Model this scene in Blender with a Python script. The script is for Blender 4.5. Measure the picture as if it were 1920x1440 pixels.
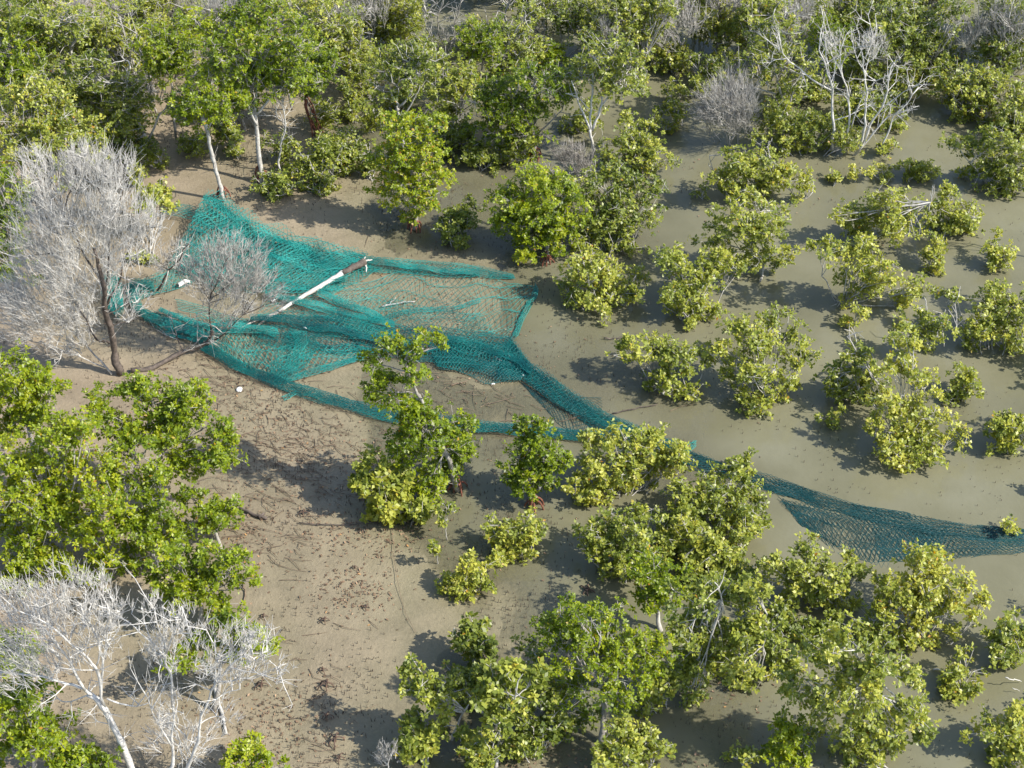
import bpy, math
import numpy as np

# ------------------------------------------------------------------ camera, sky, sun, exposure
scene = bpy.context.scene
for _o in list(bpy.data.objects):
    bpy.data.objects.remove(_o)
C = scene.collection
CAM_H, PITCH, HFOV = 20.2, math.radians(40.0), math.radians(32.0)
cam_d = bpy.data.cameras.new("camera"); cam = bpy.data.objects.new("camera", cam_d); C.objects.link(cam)
cam_d.angle = HFOV; cam_d.clip_end = 6000; cam_d.clip_start = 0.5
cam.location = (0, 0, CAM_H); cam.rotation_euler = (math.pi / 2 - PITCH, 0, 0)
scene.camera = cam

SUN_EL, SUN_AZ = math.radians(42), math.radians(105)      # azimuth clockwise from +Y
world = bpy.data.worlds.new("World"); scene.world = world; world.use_nodes = True
wn = world.node_tree.nodes; wl = world.node_tree.links
sky = wn.new("ShaderNodeTexSky"); sky.sky_type = 'NISHITA'; sky.sun_disc = False
sky.sun_elevation = SUN_EL; sky.sun_rotation = SUN_AZ
sky.air_density = 1.0; sky.dust_density = 1.0; sky.ozone_density = 1.0
wl.new(sky.outputs[0], wn["Background"].inputs[0]); wn["Background"].inputs[1].default_value = 0.138
sun_d = bpy.data.lights.new("sun", 'SUN'); sun_d.energy = 4.3; sun_d.angle = math.radians(0.53); sun_d.color = (1.0, 0.945, 0.84)
sun = bpy.data.objects.new("sun", sun_d); C.objects.link(sun)
sun.rotation_euler = (math.pi / 2 - SUN_EL, 0, math.pi - SUN_AZ)
sun.location = (20, -5, 30)
scene.view_settings.view_transform = 'Standard'; scene.view_settings.look = 'None'
scene.view_settings.gamma = 1.0; scene.view_settings.exposure = 0.80
scene.view_settings.use_curve_mapping = False
scene.render.engine = 'CYCLES'
scene.cycles.max_bounces = 6; scene.cycles.transparent_max_bounces = 12

# ------------------------------------------------------------------ photo survey: image point -> place on the ground
F = 960 / math.tan(HFOV / 2)
SP, CP = math.sin(PITCH), math.cos(PITCH)
def ray(px, py):
    x, y = (px - 960) / F, (720 - py) / F
    return np.array([x, CP + y * SP, -SP + y * CP])
def on_z(px, py, z=0.0):
    d = ray(px, py); t = (z - CAM_H) / d[2]
    return np.array([0, 0, CAM_H]) + d * t
def on_y(px, py, Y):
    d = ray(px, py); t = Y / d[1]
    return np.array([0, 0, CAM_H]) + d * t
def m_per_px(p):
    return (p[1] * CP - (p[2] - CAM_H) * SP) / F

# ------------------------------------------------------------------ noise and height of the tidal flat
_r0 = np.random.default_rng(5)
_W = [(_r0.normal(size=2) * f, _r0.uniform(0, 6.28), a) for f, a in
      [(0.25, 1), (0.3, 1), (0.5, .7), (0.6, .7), (0.9, .5), (1.1, .5), (1.7, .3), (2.1, .3), (3.3, .18), (3.9, .18), (6., .1), (7., .1)]]
def smooth_noise(x, y):
    s = 0
    for k, p, a in _W:
        s = s + a * np.sin(k[0] * x + k[1] * y + p)
    return s / 2.2
def height(x, y):
    x = np.asarray(x, float); y = np.asarray(y, float)
    xc = np.clip(x, -14, 14); yc = np.clip(y, 8, 60)
    h = -0.011 * (xc + 1.2) - 0.0038 * np.maximum(yc - 27, 0) + 0.026 * smooth_noise(xc, yc) + 0.016 * smooth_noise(xc * 2.3 + 5, yc * 2.3)
    return np.clip(h, -0.16, 0.2)

# ------------------------------------------------------------------ mesh helpers
def nrm(a):
    return a / np.maximum(np.linalg.norm(a, axis=-1, keepdims=True), 1e-9)

class MB:
    """collects quads; build() links them as one mesh object"""
    def __init__(self):
        self.v, self.f, self.t, self.n = [], [], [], 0
    def add(self, v, f, tint=None):
        self.v.append(np.asarray(v, float)); self.f.append(np.asarray(f, int) + self.n)
        self.t.append(np.zeros(len(f)) if tint is None else tint); self.n += len(v)
    def segs(self, p0, p1, r0, r1, sides=3):
        p0, p1 = np.atleast_2d(p0), np.atleast_2d(p1); n = len(p0)
        if n == 0: return
        r0 = np.broadcast_to(r0, n); r1 = np.broadcast_to(r1, n)
        d = nrm(p1 - p0); h = np.where(np.abs(d[:, 2:3]) > .9, [[1., 0, 0]], [[0, 0, 1.]])
        u = nrm(np.cross(d, h)); w = np.cross(d, u)
        a = np.arange(sides) * 2 * math.pi / sides
        ring = u[:, None] * np.cos(a)[None, :, None] + w[:, None] * np.sin(a)[None, :, None]
        V = np.stack([p0[:, None] + ring * r0[:, None, None], p1[:, None] + ring * r1[:, None, None]], 1).reshape(-1, 3)
        k = np.arange(sides); k2 = (k + 1) % sides
        Q = np.stack([k, k2, k2 + sides, k + sides], 1)
        self.add(V, (Q[None] + (np.arange(n) * 2 * sides)[:, None, None]).reshape(-1, 4))
    def tube(self, P, R, sides=6, cap=True):
        P = np.asarray(P, float); n = len(P); R = np.broadcast_to(R, n)
        T = nrm(np.gradient(P, axis=0)); ref = np.array([0.31, 0.77, 0.2]); V = []
        a = np.arange(sides) * 2 * math.pi / sides
        for i in range(n):
            u = np.cross(T[i], ref); u /= max(np.linalg.norm(u), 1e-6); w = np.cross(T[i], u); ref = np.cross(u, T[i]) * 0 + ref
            V.append(P[i] + R[i] * (np.cos(a)[:, None] * u + np.sin(a)[:, None] * w))
        V = np.concatenate(V); k = np.arange(sides); k2 = (k + 1) % sides
        Q = np.stack([k, k2, k2 + sides, k + sides], 1)
        Q = (Q[None] + (np.arange(n - 1) * sides)[:, None, None]).reshape(-1, 4)
        if cap:
            V = np.concatenate([V, [P[0], P[-1]]]); b = n * sides; e = (n - 1) * sides
            c = [[b, (i + 1) % sides, i, b] for i in range(0)]
            Qc = []
            for i in range(0, sides, 2):
                Qc.append([b, (i + 2) % sides, (i + 1) % sides, i])
                Qc.append([b + 1, e + i, e + (i + 1) % sides, e + (i + 2) % sides])
            if sides % 2 == 0: Q = np.concatenate([Q, Qc])
        self.add(V, Q)
    def leaves(self, c, d, nn, L, W, tint, fold=.12, droop=.08, simple=False):
        n = len(c)
        if n == 0: return
        s = np.cross(d, nn); L = L[:, None]; W = W[:, None]
        up = nn * (fold * W)
        b = c; tip = c + d * L - nn * L * droop
        if simple:
            l1 = c + d * L * .52 + s * W * .52 + up; r1 = c + d * L * .52 - s * W * .52 + up
            self.add(np.stack([b, l1, tip, r1], 1).reshape(-1, 3), np.arange(n * 4).reshape(-1, 4), tint); return
        l1 = c + d * L * .34 + s * W * .46 + up; l2 = c + d * L * .76 + s * W * .40 + up - nn * L * droop * .4
        r1 = c + d * L * .34 - s * W * .46 + up; r2 = c + d * L * .76 - s * W * .40 + up - nn * L * droop * .4
        V = np.stack([b, l1, l2, tip, r2, r1], 1).reshape(-1, 3)
        Q = np.array([[0, 1, 2, 3], [0, 3, 4, 5]])
        self.add(V, (Q[None] + (np.arange(n) * 6)[:, None, None]).reshape(-1, 4), np.repeat(tint, 2))
    def build(self, name, mat, parent=None, origin=(0, 0, 0), smooth=False):
        if not self.v: return None
        V = np.concatenate(self.v) - np.asarray(origin, float); Q = np.concatenate(self.f); T = np.concatenate(self.t)
        me = bpy.data.meshes.new(name); nq = len(Q)
        me.vertices.add(len(V)); me.vertices.foreach_set("co", V.astype(np.float32).ravel())
        me.loops.add(nq * 4); me.loops.foreach_set("vertex_index", Q.astype(np.int32).ravel())
        me.polygons.add(nq); me.polygons.foreach_set("loop_start", (np.arange(nq) * 4).astype(np.int32))
        me.polygons.foreach_set("loop_total", np.full(nq, 4, np.int32))
        if smooth: me.polygons.foreach_set("use_smooth", np.ones(nq, bool))
        a = me.attributes.new("tint", 'FLOAT', 'FACE'); a.data.foreach_set("value", T.astype(np.float32))
        me.update(calc_edges=True); me.materials.append(M[mat])
        o = bpy.data.objects.new(name, me); C.objects.link(o)
        if parent is None: o.location = origin
        else: o.parent = parent
        return o

def empty(name, loc):
    o = bpy.data.objects.new(name, None); C.objects.link(o); o.location = loc; o.empty_display_size = .2
    return o
def tag(o, label, cat=None, group=None, kind=None):
    if label: o["label"] = label
    if cat: o["category"] = cat
    if group: o["group"] = group
    if kind: o["kind"] = kind
    return o

# ------------------------------------------------------------------ materials
M = {}
def mat(name):
    m = bpy.data.materials.new(name); m.use_nodes = True; M[name] = m
    nt = m.node_tree; return m, nt.nodes, nt.links, nt.nodes["Principled BSDF"]
def ramp(N, stops):
    r = N.new("ShaderNodeValToRGB"); e = r.color_ramp.elements
    while len(e) < len(stops): e.new(.5)
    for i, (p, c) in enumerate(stops): e[i].position = p; e[i].color = (*c, 1)
    return r
def noise(N, L, scale, detail=4, vec=None, rough=.55):
    n = N.new("ShaderNodeTexNoise"); n.inputs["Scale"].default_value = scale; n.inputs["Detail"].default_value = detail
    n.inputs["Roughness"].default_value = rough
    if vec is not None: L.new(vec, n.inputs["Vector"])
    return n

def leaf_mat(name, stops, transl, rough, spec):
    m, N, L, P = mat(name)
    at = N.new("ShaderNodeAttribute"); at.attribute_name = "tint"
    r = ramp(N, stops); L.new(at.outputs["Fac"], r.inputs[0])
    L.new(r.outputs[0], P.inputs["Base Color"]); P.inputs["Roughness"].default_value = rough
    P.inputs["Specular IOR Level"].default_value = spec
    tr = N.new("ShaderNodeBsdfTranslucent"); hs = N.new("ShaderNodeHueSaturation")
    hs.inputs["Value"].default_value = 1.5; hs.inputs["Saturation"].default_value = 1.1; hs.inputs["Hue"].default_value = .488
    L.new(r.outputs[0], hs.inputs["Color"]); L.new(hs.outputs[0], tr.inputs[0])
    mx = N.new("ShaderNodeMixShader"); mx.inputs[0].default_value = transl
    L.new(P.outputs[0], mx.inputs[1]); L.new(tr.outputs[0], mx.inputs[2]); L.new(mx.outputs[0], N["Material Output"].inputs[0])
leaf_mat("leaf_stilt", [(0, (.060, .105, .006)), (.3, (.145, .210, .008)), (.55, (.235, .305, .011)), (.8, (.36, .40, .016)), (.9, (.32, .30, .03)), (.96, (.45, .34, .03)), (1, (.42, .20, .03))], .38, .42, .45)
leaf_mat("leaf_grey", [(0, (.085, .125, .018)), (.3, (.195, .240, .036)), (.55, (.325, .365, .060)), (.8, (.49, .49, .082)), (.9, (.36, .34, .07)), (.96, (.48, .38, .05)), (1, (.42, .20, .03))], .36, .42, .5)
leaf_mat("leaf_fallen", [(0, (.11, .075, .048)), (.4, (.23, .155, .10)), (.7, (.38, .26, .165)), (.88, (.46, .25, .09)), (1, (.55, .42, .10))], .1, .6, .3)

def bark_mat(name, a, b, scale=14, rough=.8):
    m, N, L, P = mat(name)
    tc = N.new("ShaderNodeTexCoord"); n = noise(N, L, scale, 5, tc.outputs["Object"])
    r = ramp(N, [(.32, a), (.68, b)]); L.new(n.outputs[0], r.inputs[0]); L.new(r.outputs[0], P.inputs["Base Color"])
    P.inputs["Roughness"].default_value = rough
    bp = N.new("ShaderNodeBump"); bp.inputs["Strength"].default_value = .4; bp.inputs["Distance"].default_value = .01
    L.new(n.outputs[0], bp.inputs["Height"]); L.new(bp.outputs[0], P.inputs["Normal"])
bark_mat("bark_pale", (.26, .245, .225), (.56, .54, .50))
bark_mat("bark_grey", (.17, .155, .135), (.40, .375, .335))
bark_mat("bark_twig", (.20, .18, .16), (.44, .42, .39), 6)
bark_mat("bark_white", (.40, .385, .36), (.68, .66, .62))
bark_mat("bark_dark", (.045, .036, .03), (.14, .11, .09))
bark_mat("bark_brown", (.10, .07, .045), (.26, .19, .13))
bark_mat("root_old", (.05, .034, .026), (.15, .09, .062))
bark_mat("root_red", (.085, .034, .022), (.27, .095, .055))
bark_mat("log_white", (.36, .335, .30), (.66, .635, .60), 5)
bark_mat("peg_brown", (.05, .038, .028), (.13, .10, .075), 30)

def plain(name, col, rough=.6, spec=.3):
    m, N, L, P = mat(name)
    P.inputs["Base Color"].default_value = (*col, 1); P.inputs["Roughness"].default_value = rough; P.inputs["Specular IOR Level"].default_value = spec
    return m, N, L, P
plain("white_plastic", (.78, .76, .72), .35)
m, N, L, P = plain("net_cord", (.01, .25, .21), .5, .4)
g = N.new("ShaderNodeNewGeometry"); n1 = noise(N, L, 1.3, 3, g.outputs["Position"])
r = ramp(N, [(.3, (.006, .14, .135)), (.5, (.012, .24, .215)), (.72, (.045, .38, .335))]); L.new(n1.outputs[0], r.inputs[0])
n2 = noise(N, L, 3.1, 5, g.outputs["Position"], .7); sr = ramp(N, [(.52, (0, 0, 0)), (.70, (.75, .75, .75))]); L.new(n2.outputs[0], sr.inputs[0])
cm = N.new("ShaderNodeMix"); cm.data_type = 'RGBA'; L.new(sr.outputs[0], cm.inputs[0]); L.new(r.outputs[0], cm.inputs[6]); cm.inputs[7].default_value = (.10, .17, .135, 1); L.new(cm.outputs[2], P.inputs["Base Color"])
m, N, L, P = plain("net_wet", (.008, .12, .13), .35, .5)
g = N.new("ShaderNodeNewGeometry"); n1 = noise(N, L, 1.5, 3, g.outputs["Position"])
r = ramp(N, [(.3, (.004, .075, .082)), (.7, (.010, .165, .152))]); L.new(n1.outputs[0], r.inputs[0]); L.new(r.outputs[0], P.inputs["Base Color"])

plain("net_sunk", (.010, .066, .070), .4, .5)
# mud
m, N, L, P = mat("mud")
g = N.new("ShaderNodeNewGeometry"); pos = g.outputs["Position"]
big = noise(N, L, .35, 4, pos); mid = noise(N, L, 2.2, 5, pos, .6); fine = noise(N, L, 17, 5, pos, .65); grit = noise(N, L, 70, 3, pos, .7)
c1 = ramp(N, [(.30, (.190, .151, .104)), (.5, (.276, .220, .155)), (.70, (.360, .286, .205))])
def mixv(a, b, w):
    k = N.new("ShaderNodeMath"); k.operation = 'MULTIPLY_ADD'; L.new(a, k.inputs[0]); k.inputs[1].default_value = w; 
    if b is None: k.inputs[2].default_value = 0
    else: L.new(b, k.inputs[2])
    return k.outputs[0]
s = mixv(big.outputs[0], None, .35); s = mixv(mid.outputs[0], s, .3); s = mixv(fine.outputs[0], s, .25); s = mixv(grit.outputs[0], s, .1)
L.new(s, c1.inputs[0])
sx = N.new("ShaderNodeSeparateXYZ"); L.new(pos, sx.inputs[0]); dry = N.new("ShaderNodeMapRange"); dry.inputs["From Min"].default_value = -.01; dry.inputs["From Max"].default_value = .085; L.new(sx.outputs[2], dry.inputs["Value"])
c2 = ramp(N, [(.30, (.130, .118, .070)), (.5, (.188, .170, .104)), (.70, (.245, .218, .138))]); L.new(s, c2.inputs[0])
cm = N.new("ShaderNodeMix"); cm.data_type = 'RGBA'; L.new(dry.outputs[0], cm.inputs[0]); L.new(c2.outputs[0], cm.inputs[6]); L.new(c1.outputs[0], cm.inputs[7]); L.new(cm.outputs[2], P.inputs["Base Color"])
rr = ramp(N, [(.4, (.38,) * 3), (.6, (.8,) * 3)]); L.new(mid.outputs[0], rr.inputs[0]); L.new(rr.outputs[0], P.inputs["Roughness"])
P.inputs["Specular IOR Level"].default_value = .35
hsum = mixv(mid.outputs[0], None, .5); hsum = mixv(fine.outputs[0], hsum, .3); hsum = mixv(grit.outputs[0], hsum, .12)
bp = N.new("ShaderNodeBump"); bp.inputs["Strength"].default_value = .9; bp.inputs["Distance"].default_value = .05
L.new(hsum, bp.inputs["Height"]); L.new(bp.outputs[0], P.inputs["Normal"])

# turbid water film: how cloudy it is follows its depth
m, N, L, P = mat("water")
at = N.new("ShaderNodeAttribute"); at.attribute_name = "cloudy"
g = N.new("ShaderNodeNewGeometry"); pos = g.outputs["Position"]
n1 = noise(N, L, .5, 4, pos)
wr = ramp(N, [(.28, (.142, .137, .082)), (.5, (.178, .171, .108)), (.72, (.212, .206, .140))]); L.new(n1.outputs[0], wr.inputs[0]); L.new(wr.outputs[0], P.inputs["Base Color"])  # olive to grey water tones; their wide spread also paints uneven sheen
P.inputs["Roughness"].default_value = .12; P.inputs["IOR"].default_value = 1.33; P.inputs["Specular IOR Level"].default_value = .5
rip = noise(N, L, 9, 3, pos); bp = N.new("ShaderNodeBump"); bp.inputs["Strength"].default_value = .25; bp.inputs["Distance"].default_value = .02
L.new(rip.outputs[0], bp.inputs["Height"]); L.new(bp.outputs[0], P.inputs["Normal"])
tp = N.new("ShaderNodeBsdfTransparent"); mx = N.new("ShaderNodeMixShader")
L.new(at.outputs["Fac"], mx.inputs[0]); L.new(tp.outputs[0], mx.inputs[1]); L.new(P.outputs[0], mx.inputs[2])
gl = N.new("ShaderNodeBsdfGlossy"); gl.inputs["Roughness"].default_value = .08; L.new(bp.outputs[0], gl.inputs["Normal"])
fr = N.new("ShaderNodeFresnel"); fr.inputs[0].default_value = 1.33; L.new(bp.outputs[0], fr.inputs["Normal"])
wet = N.new("ShaderNodeMath"); wet.operation = 'MULTIPLY'; L.new(fr.outputs[0], wet.inputs[0])
inv = N.new("ShaderNodeMath"); inv.operation = 'SUBTRACT'; inv.inputs[0].default_value = 1; L.new(at.outputs["Fac"], inv.inputs[1])
gate = N.new("ShaderNodeMapRange"); gate.inputs["From Max"].default_value = .35; L.new(at.outputs["Fac"], gate.inputs["Value"])
gm = N.new("ShaderNodeMath"); gm.operation = 'MULTIPLY'; L.new(inv.outputs[0], gm.inputs[0]); L.new(gate.outputs[0], gm.inputs[1]); L.new(gm.outputs[0], wet.inputs[1])
mx2 = N.new("ShaderNodeMixShader"); L.new(wet.outputs[0], mx2.inputs[0]); L.new(mx.outputs[0], mx2.inputs[1]); L.new(gl.outputs[0], mx2.inputs[2])
L.new(mx2.outputs[0], N["Material Output"].inputs[0])

# ------------------------------------------------------------------ setting: tidal mud and the film of water
def sheet(name, matname, xs, ys, zf, attr=None):
    X, Y = np.meshgrid(xs, ys, indexing='ij'); V = np.stack([X, Y, zf(X, Y)], -1).reshape(-1, 3)
    ny = len(ys); i, j = np.meshgrid(np.arange(len(xs) - 1), np.arange(ny - 1), indexing='ij'); b = (i * ny + j).ravel()
    mb = MB(); mb.add(V, np.stack([b, b + ny, b + ny + 1, b + 1], 1))
    o = mb.build(name, matname, smooth=True); o["kind"] = "structure"
    if attr is not None:
        a = o.data.attributes.new(attr[0], 'FLOAT', 'POINT'); a.data.foreach_set("value", attr[1](X, Y).ravel().astype(np.float32))
    return o
far = np.array([20, 30, 50, 90, 200, 600, 2500.])
gx = np.concatenate([-far[::-1], np.arange(-15, 15.01, .2), far]); gy = np.concatenate([26 - far[::-1], np.arange(11, 50.01, .2), 33 + far])
sheet("mud_ground", "mud", gx, gy, lambda x, y: height(x, y) + .006 * smooth_noise(x * 6, y * 6))
wx = np.concatenate([-far[::-1], np.arange(-15, 15.01, .25), far]); wy = np.concatenate([26 - far[::-1], np.arange(11, 50.01, .25), 33 + far])
WATER_Z = 0.0
sheet("water", "water", wx, wy, lambda x, y: 0 * x + WATER_Z,
      ("cloudy", lambda x, y: np.clip(1 - np.exp(-np.maximum(WATER_Z - height(x, y), 0) / .022), 0, .93)))

# ------------------------------------------------------------------ plants
def parse(s):
    return [tuple(float(q) for q in t.split(',')) for t in s.split()]
KIND = {  # leaf material, bark, leaf length, width ratio, leaves per tuft, tufts per (0.3 m lobe), stems
    'R': dict(leaf='leaf_stilt', bark='bark_grey', twig='bark_twig', L=.063, wr=.50, m=8, n=88, ros=1.0),
    'A': dict(leaf='leaf_grey', bark='bark_pale', twig='bark_pale', L=.069, wr=.58, m=8, n=66, ros=.45),
    'D': dict(leaf=None, bark='bark_pale', twig='bark_pale', L=.07, wr=.5, m=6, n=88, ros=.3),
}
def bez(a, b, c, n):
    t = np.linspace(0, 1, n)[:, None]
    return (1 - t) ** 2 * a + 2 * t * (1 - t) * b + t ** 2 * c
_count = [0]
def plant(kind, base, lobes, label, group=None, dens=1.0, tint=0.0, limbs=(), roots=False, single=None, bark=None, twig=None,
          name=None, cat=None, tr=None, leafL=None, bare=False, depth=1.0, yellow=.012, scatter=False, habit=None):
    K = KIND[kind]; _count[0] += 1
    rng = np.random.default_rng(1000 + _count[0] * 7)
    B = on_z(*base); B[2] = float(height(B[0], B[1])) - .02
    root = empty(name or {'R': 'mangrove_tree', 'A': 'mangrove_shrub', 'D': 'bare_shrub'}[kind], tuple(B))
    tag(root, label, cat or {'R': 'tree', 'A': 'shrub', 'D': 'shrub'}[kind], group)
    bark = bark or K['bark']; twig = twig or K['twig']
    wood, tw, lv = MB(), MB(), MB(); tint = tint + rng.normal(0, .045)
    lobes = parse(lobes) if isinstance(lobes, str) else lobes
    cen, rad = [], []
    grow = 1.26 if group and 'rear' in group else 1.16 if group and 'water' in group else 1.30 if kind == 'A' and group and 'near bank' in group else 1.22
    if group and 'water' in group and kind == 'A': dens *= .85
    if group and 'rear' in group and kind != 'D': dens *= .72
    tk = 1.5 if group and 'rear' in group and kind != 'D' else 1.15
    zs = habit if habit is not None else (1.0 if limbs or single or kind == 'D' else .72 if kind == 'R' else .8 if cat == 'tree' else .5)
    for (x, y, r_) in lobes:
        r_ = r_ * grow
        p = on_y(x, y, B[1]); s_ = m_per_px(p); r_m = r_ * s_
        p = on_y(x, y, B[1] + rng.uniform(-.75, .75) * r_m * depth)
        zz = r_m * .62 + max(0, p[2] - r_m * .62) * zs
        if p[2] != zz: p = on_z(x, y, zz)
        cen.append(p); rad.append(r_m)
    cen = np.array(cen).reshape(-1, 3); rad = np.array(rad)
    if len(cen) >= 3 and kind != 'D':               # inner foliage, and low skirts round the foot of a shrub
        xc_, w_ = cen[:, 0].mean(), np.ptp(cen[:, 0]); rm = rad.mean(); ex, er = [], []
        ex.append(cen.mean(0)); er.append(rm * .95)
        if kind == 'A' and not single and cat is None:
            for f_ in ((-.3, 0, .3) if len(cen) > 4 else (0,)):
                r_m = rm * rng.uniform(.5, .7); ex.append(np.array([.5 * (xc_ + B[0]) + f_ * w_, B[1] + rng.uniform(0, 1.2) * rm, r_m * rng.uniform(.7, 1.1)])); er.append(r_m)
        cen = np.concatenate([cen, ex]); rad = np.concatenate([rad, er])
    single = (kind == 'R') if single is None else single
    nodes = []                                     # points limbs may leave from
    for lim in limbs:
        pts, rr_ = lim.split(':'); pts = parse(pts); r0, r1 = [float(q) for q in rr_.split(',')]
        w3 = []; yoff = rng.uniform(-.25, .25) if len(cen) else 0
        for k, q in enumerate(pts):
            Yk = B[1] + (yoff * k / max(1, len(pts) - 1) if len(q) < 3 else q[2])
            p = on_y(q[0], q[1], Yk)
            if p[2] < B[2] + .03:
                p = on_z(q[0], q[1], 0); p = on_z(q[0], q[1], max(0, float(height(p[0], p[1]))) + .03)
            w3.append(p)
        w3 = np.array(w3); tt = np.linspace(0, len(w3) - 1, len(w3) * 4 - 3)
        P3 = np.stack([np.interp(tt, np.arange(len(w3)), w3[:, a]) for a in range(3)], 1)
        if len(P3) > 4:                              # soften the corners
            for _ in range(2): P3[1:-1] = .25 * P3[:-2] + .5 * P3[1:-1] + .25 * P3[2:]
        jw = rng.normal(0, 1, (len(P3), 3)); jw[1:-1] = (jw[:-2] + jw[1:-1] + jw[2:]) / 3; jw[0] = 0
        P3 = P3 + jw * min(.03, .9 * r0)
        thin = .66 if kind == 'D' and r0 < .05 else .9
        wood.tube(P3, np.linspace(r0, r1, len(P3)) * thin * (1 + .10 * rng.normal(0, 1, len(P3))), 6)
        nodes += list(P3[len(P3) // 3:])
        # side branches along drawn limbs, each forking into twigs
        dead = kind == 'D'; nt = max(2, len(P3) // (2 if dead else 3)); g_ = nrm(P3[-1] - P3[0])
        for k in rng.integers(len(P3) // 3, len(P3), nt):
            d = nrm(rng.normal(0, .75, 3) + g_ * .8 + np.array([0, 0, .3])); ln = rng.uniform(.18, .55 if dead else .35)
            e = nrm(d + rng.normal(0, .4, 3)); q0 = P3[k]; q1 = q0 + d * ln * .5; q2 = q1 + e * ln * .6
            rb = min(.010, r1 * .9 + .002); tw.segs([q0, q1], [q1, q2], [rb, rb * .75], [rb * .75, rb * .4], 4)
            if dead:
                for qq in (q1, q2):
                    d4 = nrm(rng.normal(0, .8, (3, 3)) + d); tw.segs(np.repeat(qq[None], 3, 0), qq + d4 * rng.uniform(.08, .28, (3, 1)), .0045, .002)
    H = (cen[:, 2].max() if len(cen) else 1.0)
    if len(cen):
        ctr = (cen * (rad ** 2)[:, None]).sum(0) / (rad ** 2).sum()
        if not nodes and single:
            T = B + (ctr - B) * .72; T[2] = B[2] + (ctr[2] - B[2]) * .72
            mid = (B + T) / 2 + rng.normal(0, .05, 3) * [1, 1, 0]
            P3 = bez(B, mid, T, 9); P3[1:-1] += rng.normal(0, .012, (7, 3))
            r0 = tr or .022 + .018 * H
            wood.tube(P3, np.linspace(r0, r0 * .5, 9), 8)
            nodes = list(P3[4:])
        for c, r_m in zip(cen, rad):
            tgt = c - np.array([0, 0, .25 * r_m])
            if scatter:
                st = np.array([c[0] + rng.normal(0, .1), c[1] + rng.normal(0, .1), B[2]])
            elif nodes:
                nd = np.array(nodes); dd = np.linalg.norm(nd - tgt, axis=1) + 1.2 * np.maximum(nd[:, 2] - tgt[2], 0)
                st = nd[np.argmin(dd)]
            else:
                st = B + rng.normal(0, .05, 3) * [1, 1, 0] + (tgt - B) * [1, 1, 0] * rng.uniform(.1, .6 if len(cen) > 7 else .2)
            dist = np.linalg.norm(tgt - st)
            ctl = (st + tgt) / 2 + rng.normal(0, .1 * dist, 3) + np.array([0, 0, -.06 * dist if not nodes else .05 * dist])
            if not nodes: ctl[2] = max(ctl[2], .1 * dist)
            P3 = bez(st, ctl, tgt, 7); P3[1:-1] += rng.normal(0, .02 * dist, (5, 3))
            P3[:, 2] = np.maximum(P3[:, 2], B[2])
            rl = (.007 + .007 * dist) if not tr else tr * .5
            wood.tube(P3, np.linspace(min(rl, .045), .006, 7), 5, cap=False)
            # sub-branches
            ns = int(np.clip((5 if kind == 'D' else 9) * (r_m / .3), 5, 16))
            dirs = nrm(rng.normal(0, 1, (ns, 3)) + [0, 0, .35])
            ends = c + dirs * r_m * rng.uniform(.35, 1.18, (ns, 1)) * [1, 1, .85]
            sts = P3[rng.integers(3, 7, ns)]
            mids = (sts + ends) / 2 + rng.normal(0, .12 * r_m, (ns, 3))
            tw.segs(sts, mids, .0075 * tk, .0055 * tk, 4); tw.segs(mids, ends, .0055 * tk, .0035 * tk, 4)
            # tufts, bunched towards sub-branch ends and the skin of the lobe
            n = max(7, int(K['n'] * dens * (r_m / .3) ** 2))
            dv = rng.normal(0, 1, (n, 3)); dv[:, 2] = np.where(dv[:, 2] < -.3, dv[:, 2] * .5, dv[:, 2]); dv = nrm(dv)
            k = rng.integers(0, ns, n); dv = nrm(dv * .62 + dirs[k] * .72)
            rr3 = r_m * (.38 + .72 * rng.random(n) ** .6) * (.66 + .62 * rng.random(ns)[k])
            p = c + dv * rr3[:, None] * [1, 1, .88]
            cl = rng.random(n) < .8; q_ = ends[k] + rng.normal(0, .185 * r_m + .01, (n, 3)) * [1, 1, .6]; p = np.where(cl[:, None], q_, p)
            p[:, 2] = np.maximum(p[:, 2], .05 + .05 * rng.random(n))
            near = np.argmin(np.linalg.norm(p[:, None] - np.concatenate([ends, mids])[None], axis=2), 1)
            src = np.concatenate([ends, mids])[near]
            if kind == 'D' or bare:
                fork = B + (ctr - B) * .25
                p = c + dv * (r_m * 1.1 * rng.random(n) ** .4)[:, None]; p[:, 2] = np.maximum(p[:, 2], .05)
                flow = nrm(p - fork); src = p - nrm(flow * .8 + rng.normal(0, .25, (n, 3))) * (r_m * rng.uniform(.25, .7, n))[:, None]
                tw.segs(src, p, .0048, .0034)
                mm = K['m']; out = np.repeat(flow, mm, 0); base_ = np.repeat(p, mm, 0)
                f_ = rng.random((n * mm, 1)); b0 = np.repeat(src, mm, 0) * (1 - f_) + base_ * f_
                d2 = nrm(out * 1.1 + rng.normal(0, .46, (n * mm, 3)) + [-.05, 0, .12]); l2 = r_m * rng.uniform(.25, .8, (n * mm, 1))
                tw.segs(b0, b0 + d2 * l2, .0036, .0016)
                continue
            kt = rng.random(n) < .62; tw.segs(src[kt], p[kt], .0042 * tk, .0026 * tk)
            mm = K['m']; N_ = n * mm
            ax = nrm(dv * .5 + [0.34, -.22, .8] + rng.normal(0, .25, (n, 3)))
            ax = np.repeat(ax, mm, 0); ph = np.tile(np.arange(mm) * 2.4, n) + np.repeat(rng.uniform(0, 6.28, n), mm) + rng.normal(0, .35, N_)
            u = nrm(np.cross(ax, [[.2, .95, .1]])); w = np.cross(ax, u)
            el = rng.uniform(-.1, .85, N_)[:, None]; flat = u * np.cos(ph)[:, None] + w * np.sin(ph)[:, None]
            d = flat * np.cos(el) + ax * np.sin(el); nn = ax * np.cos(el) - flat * np.sin(el)
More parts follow.
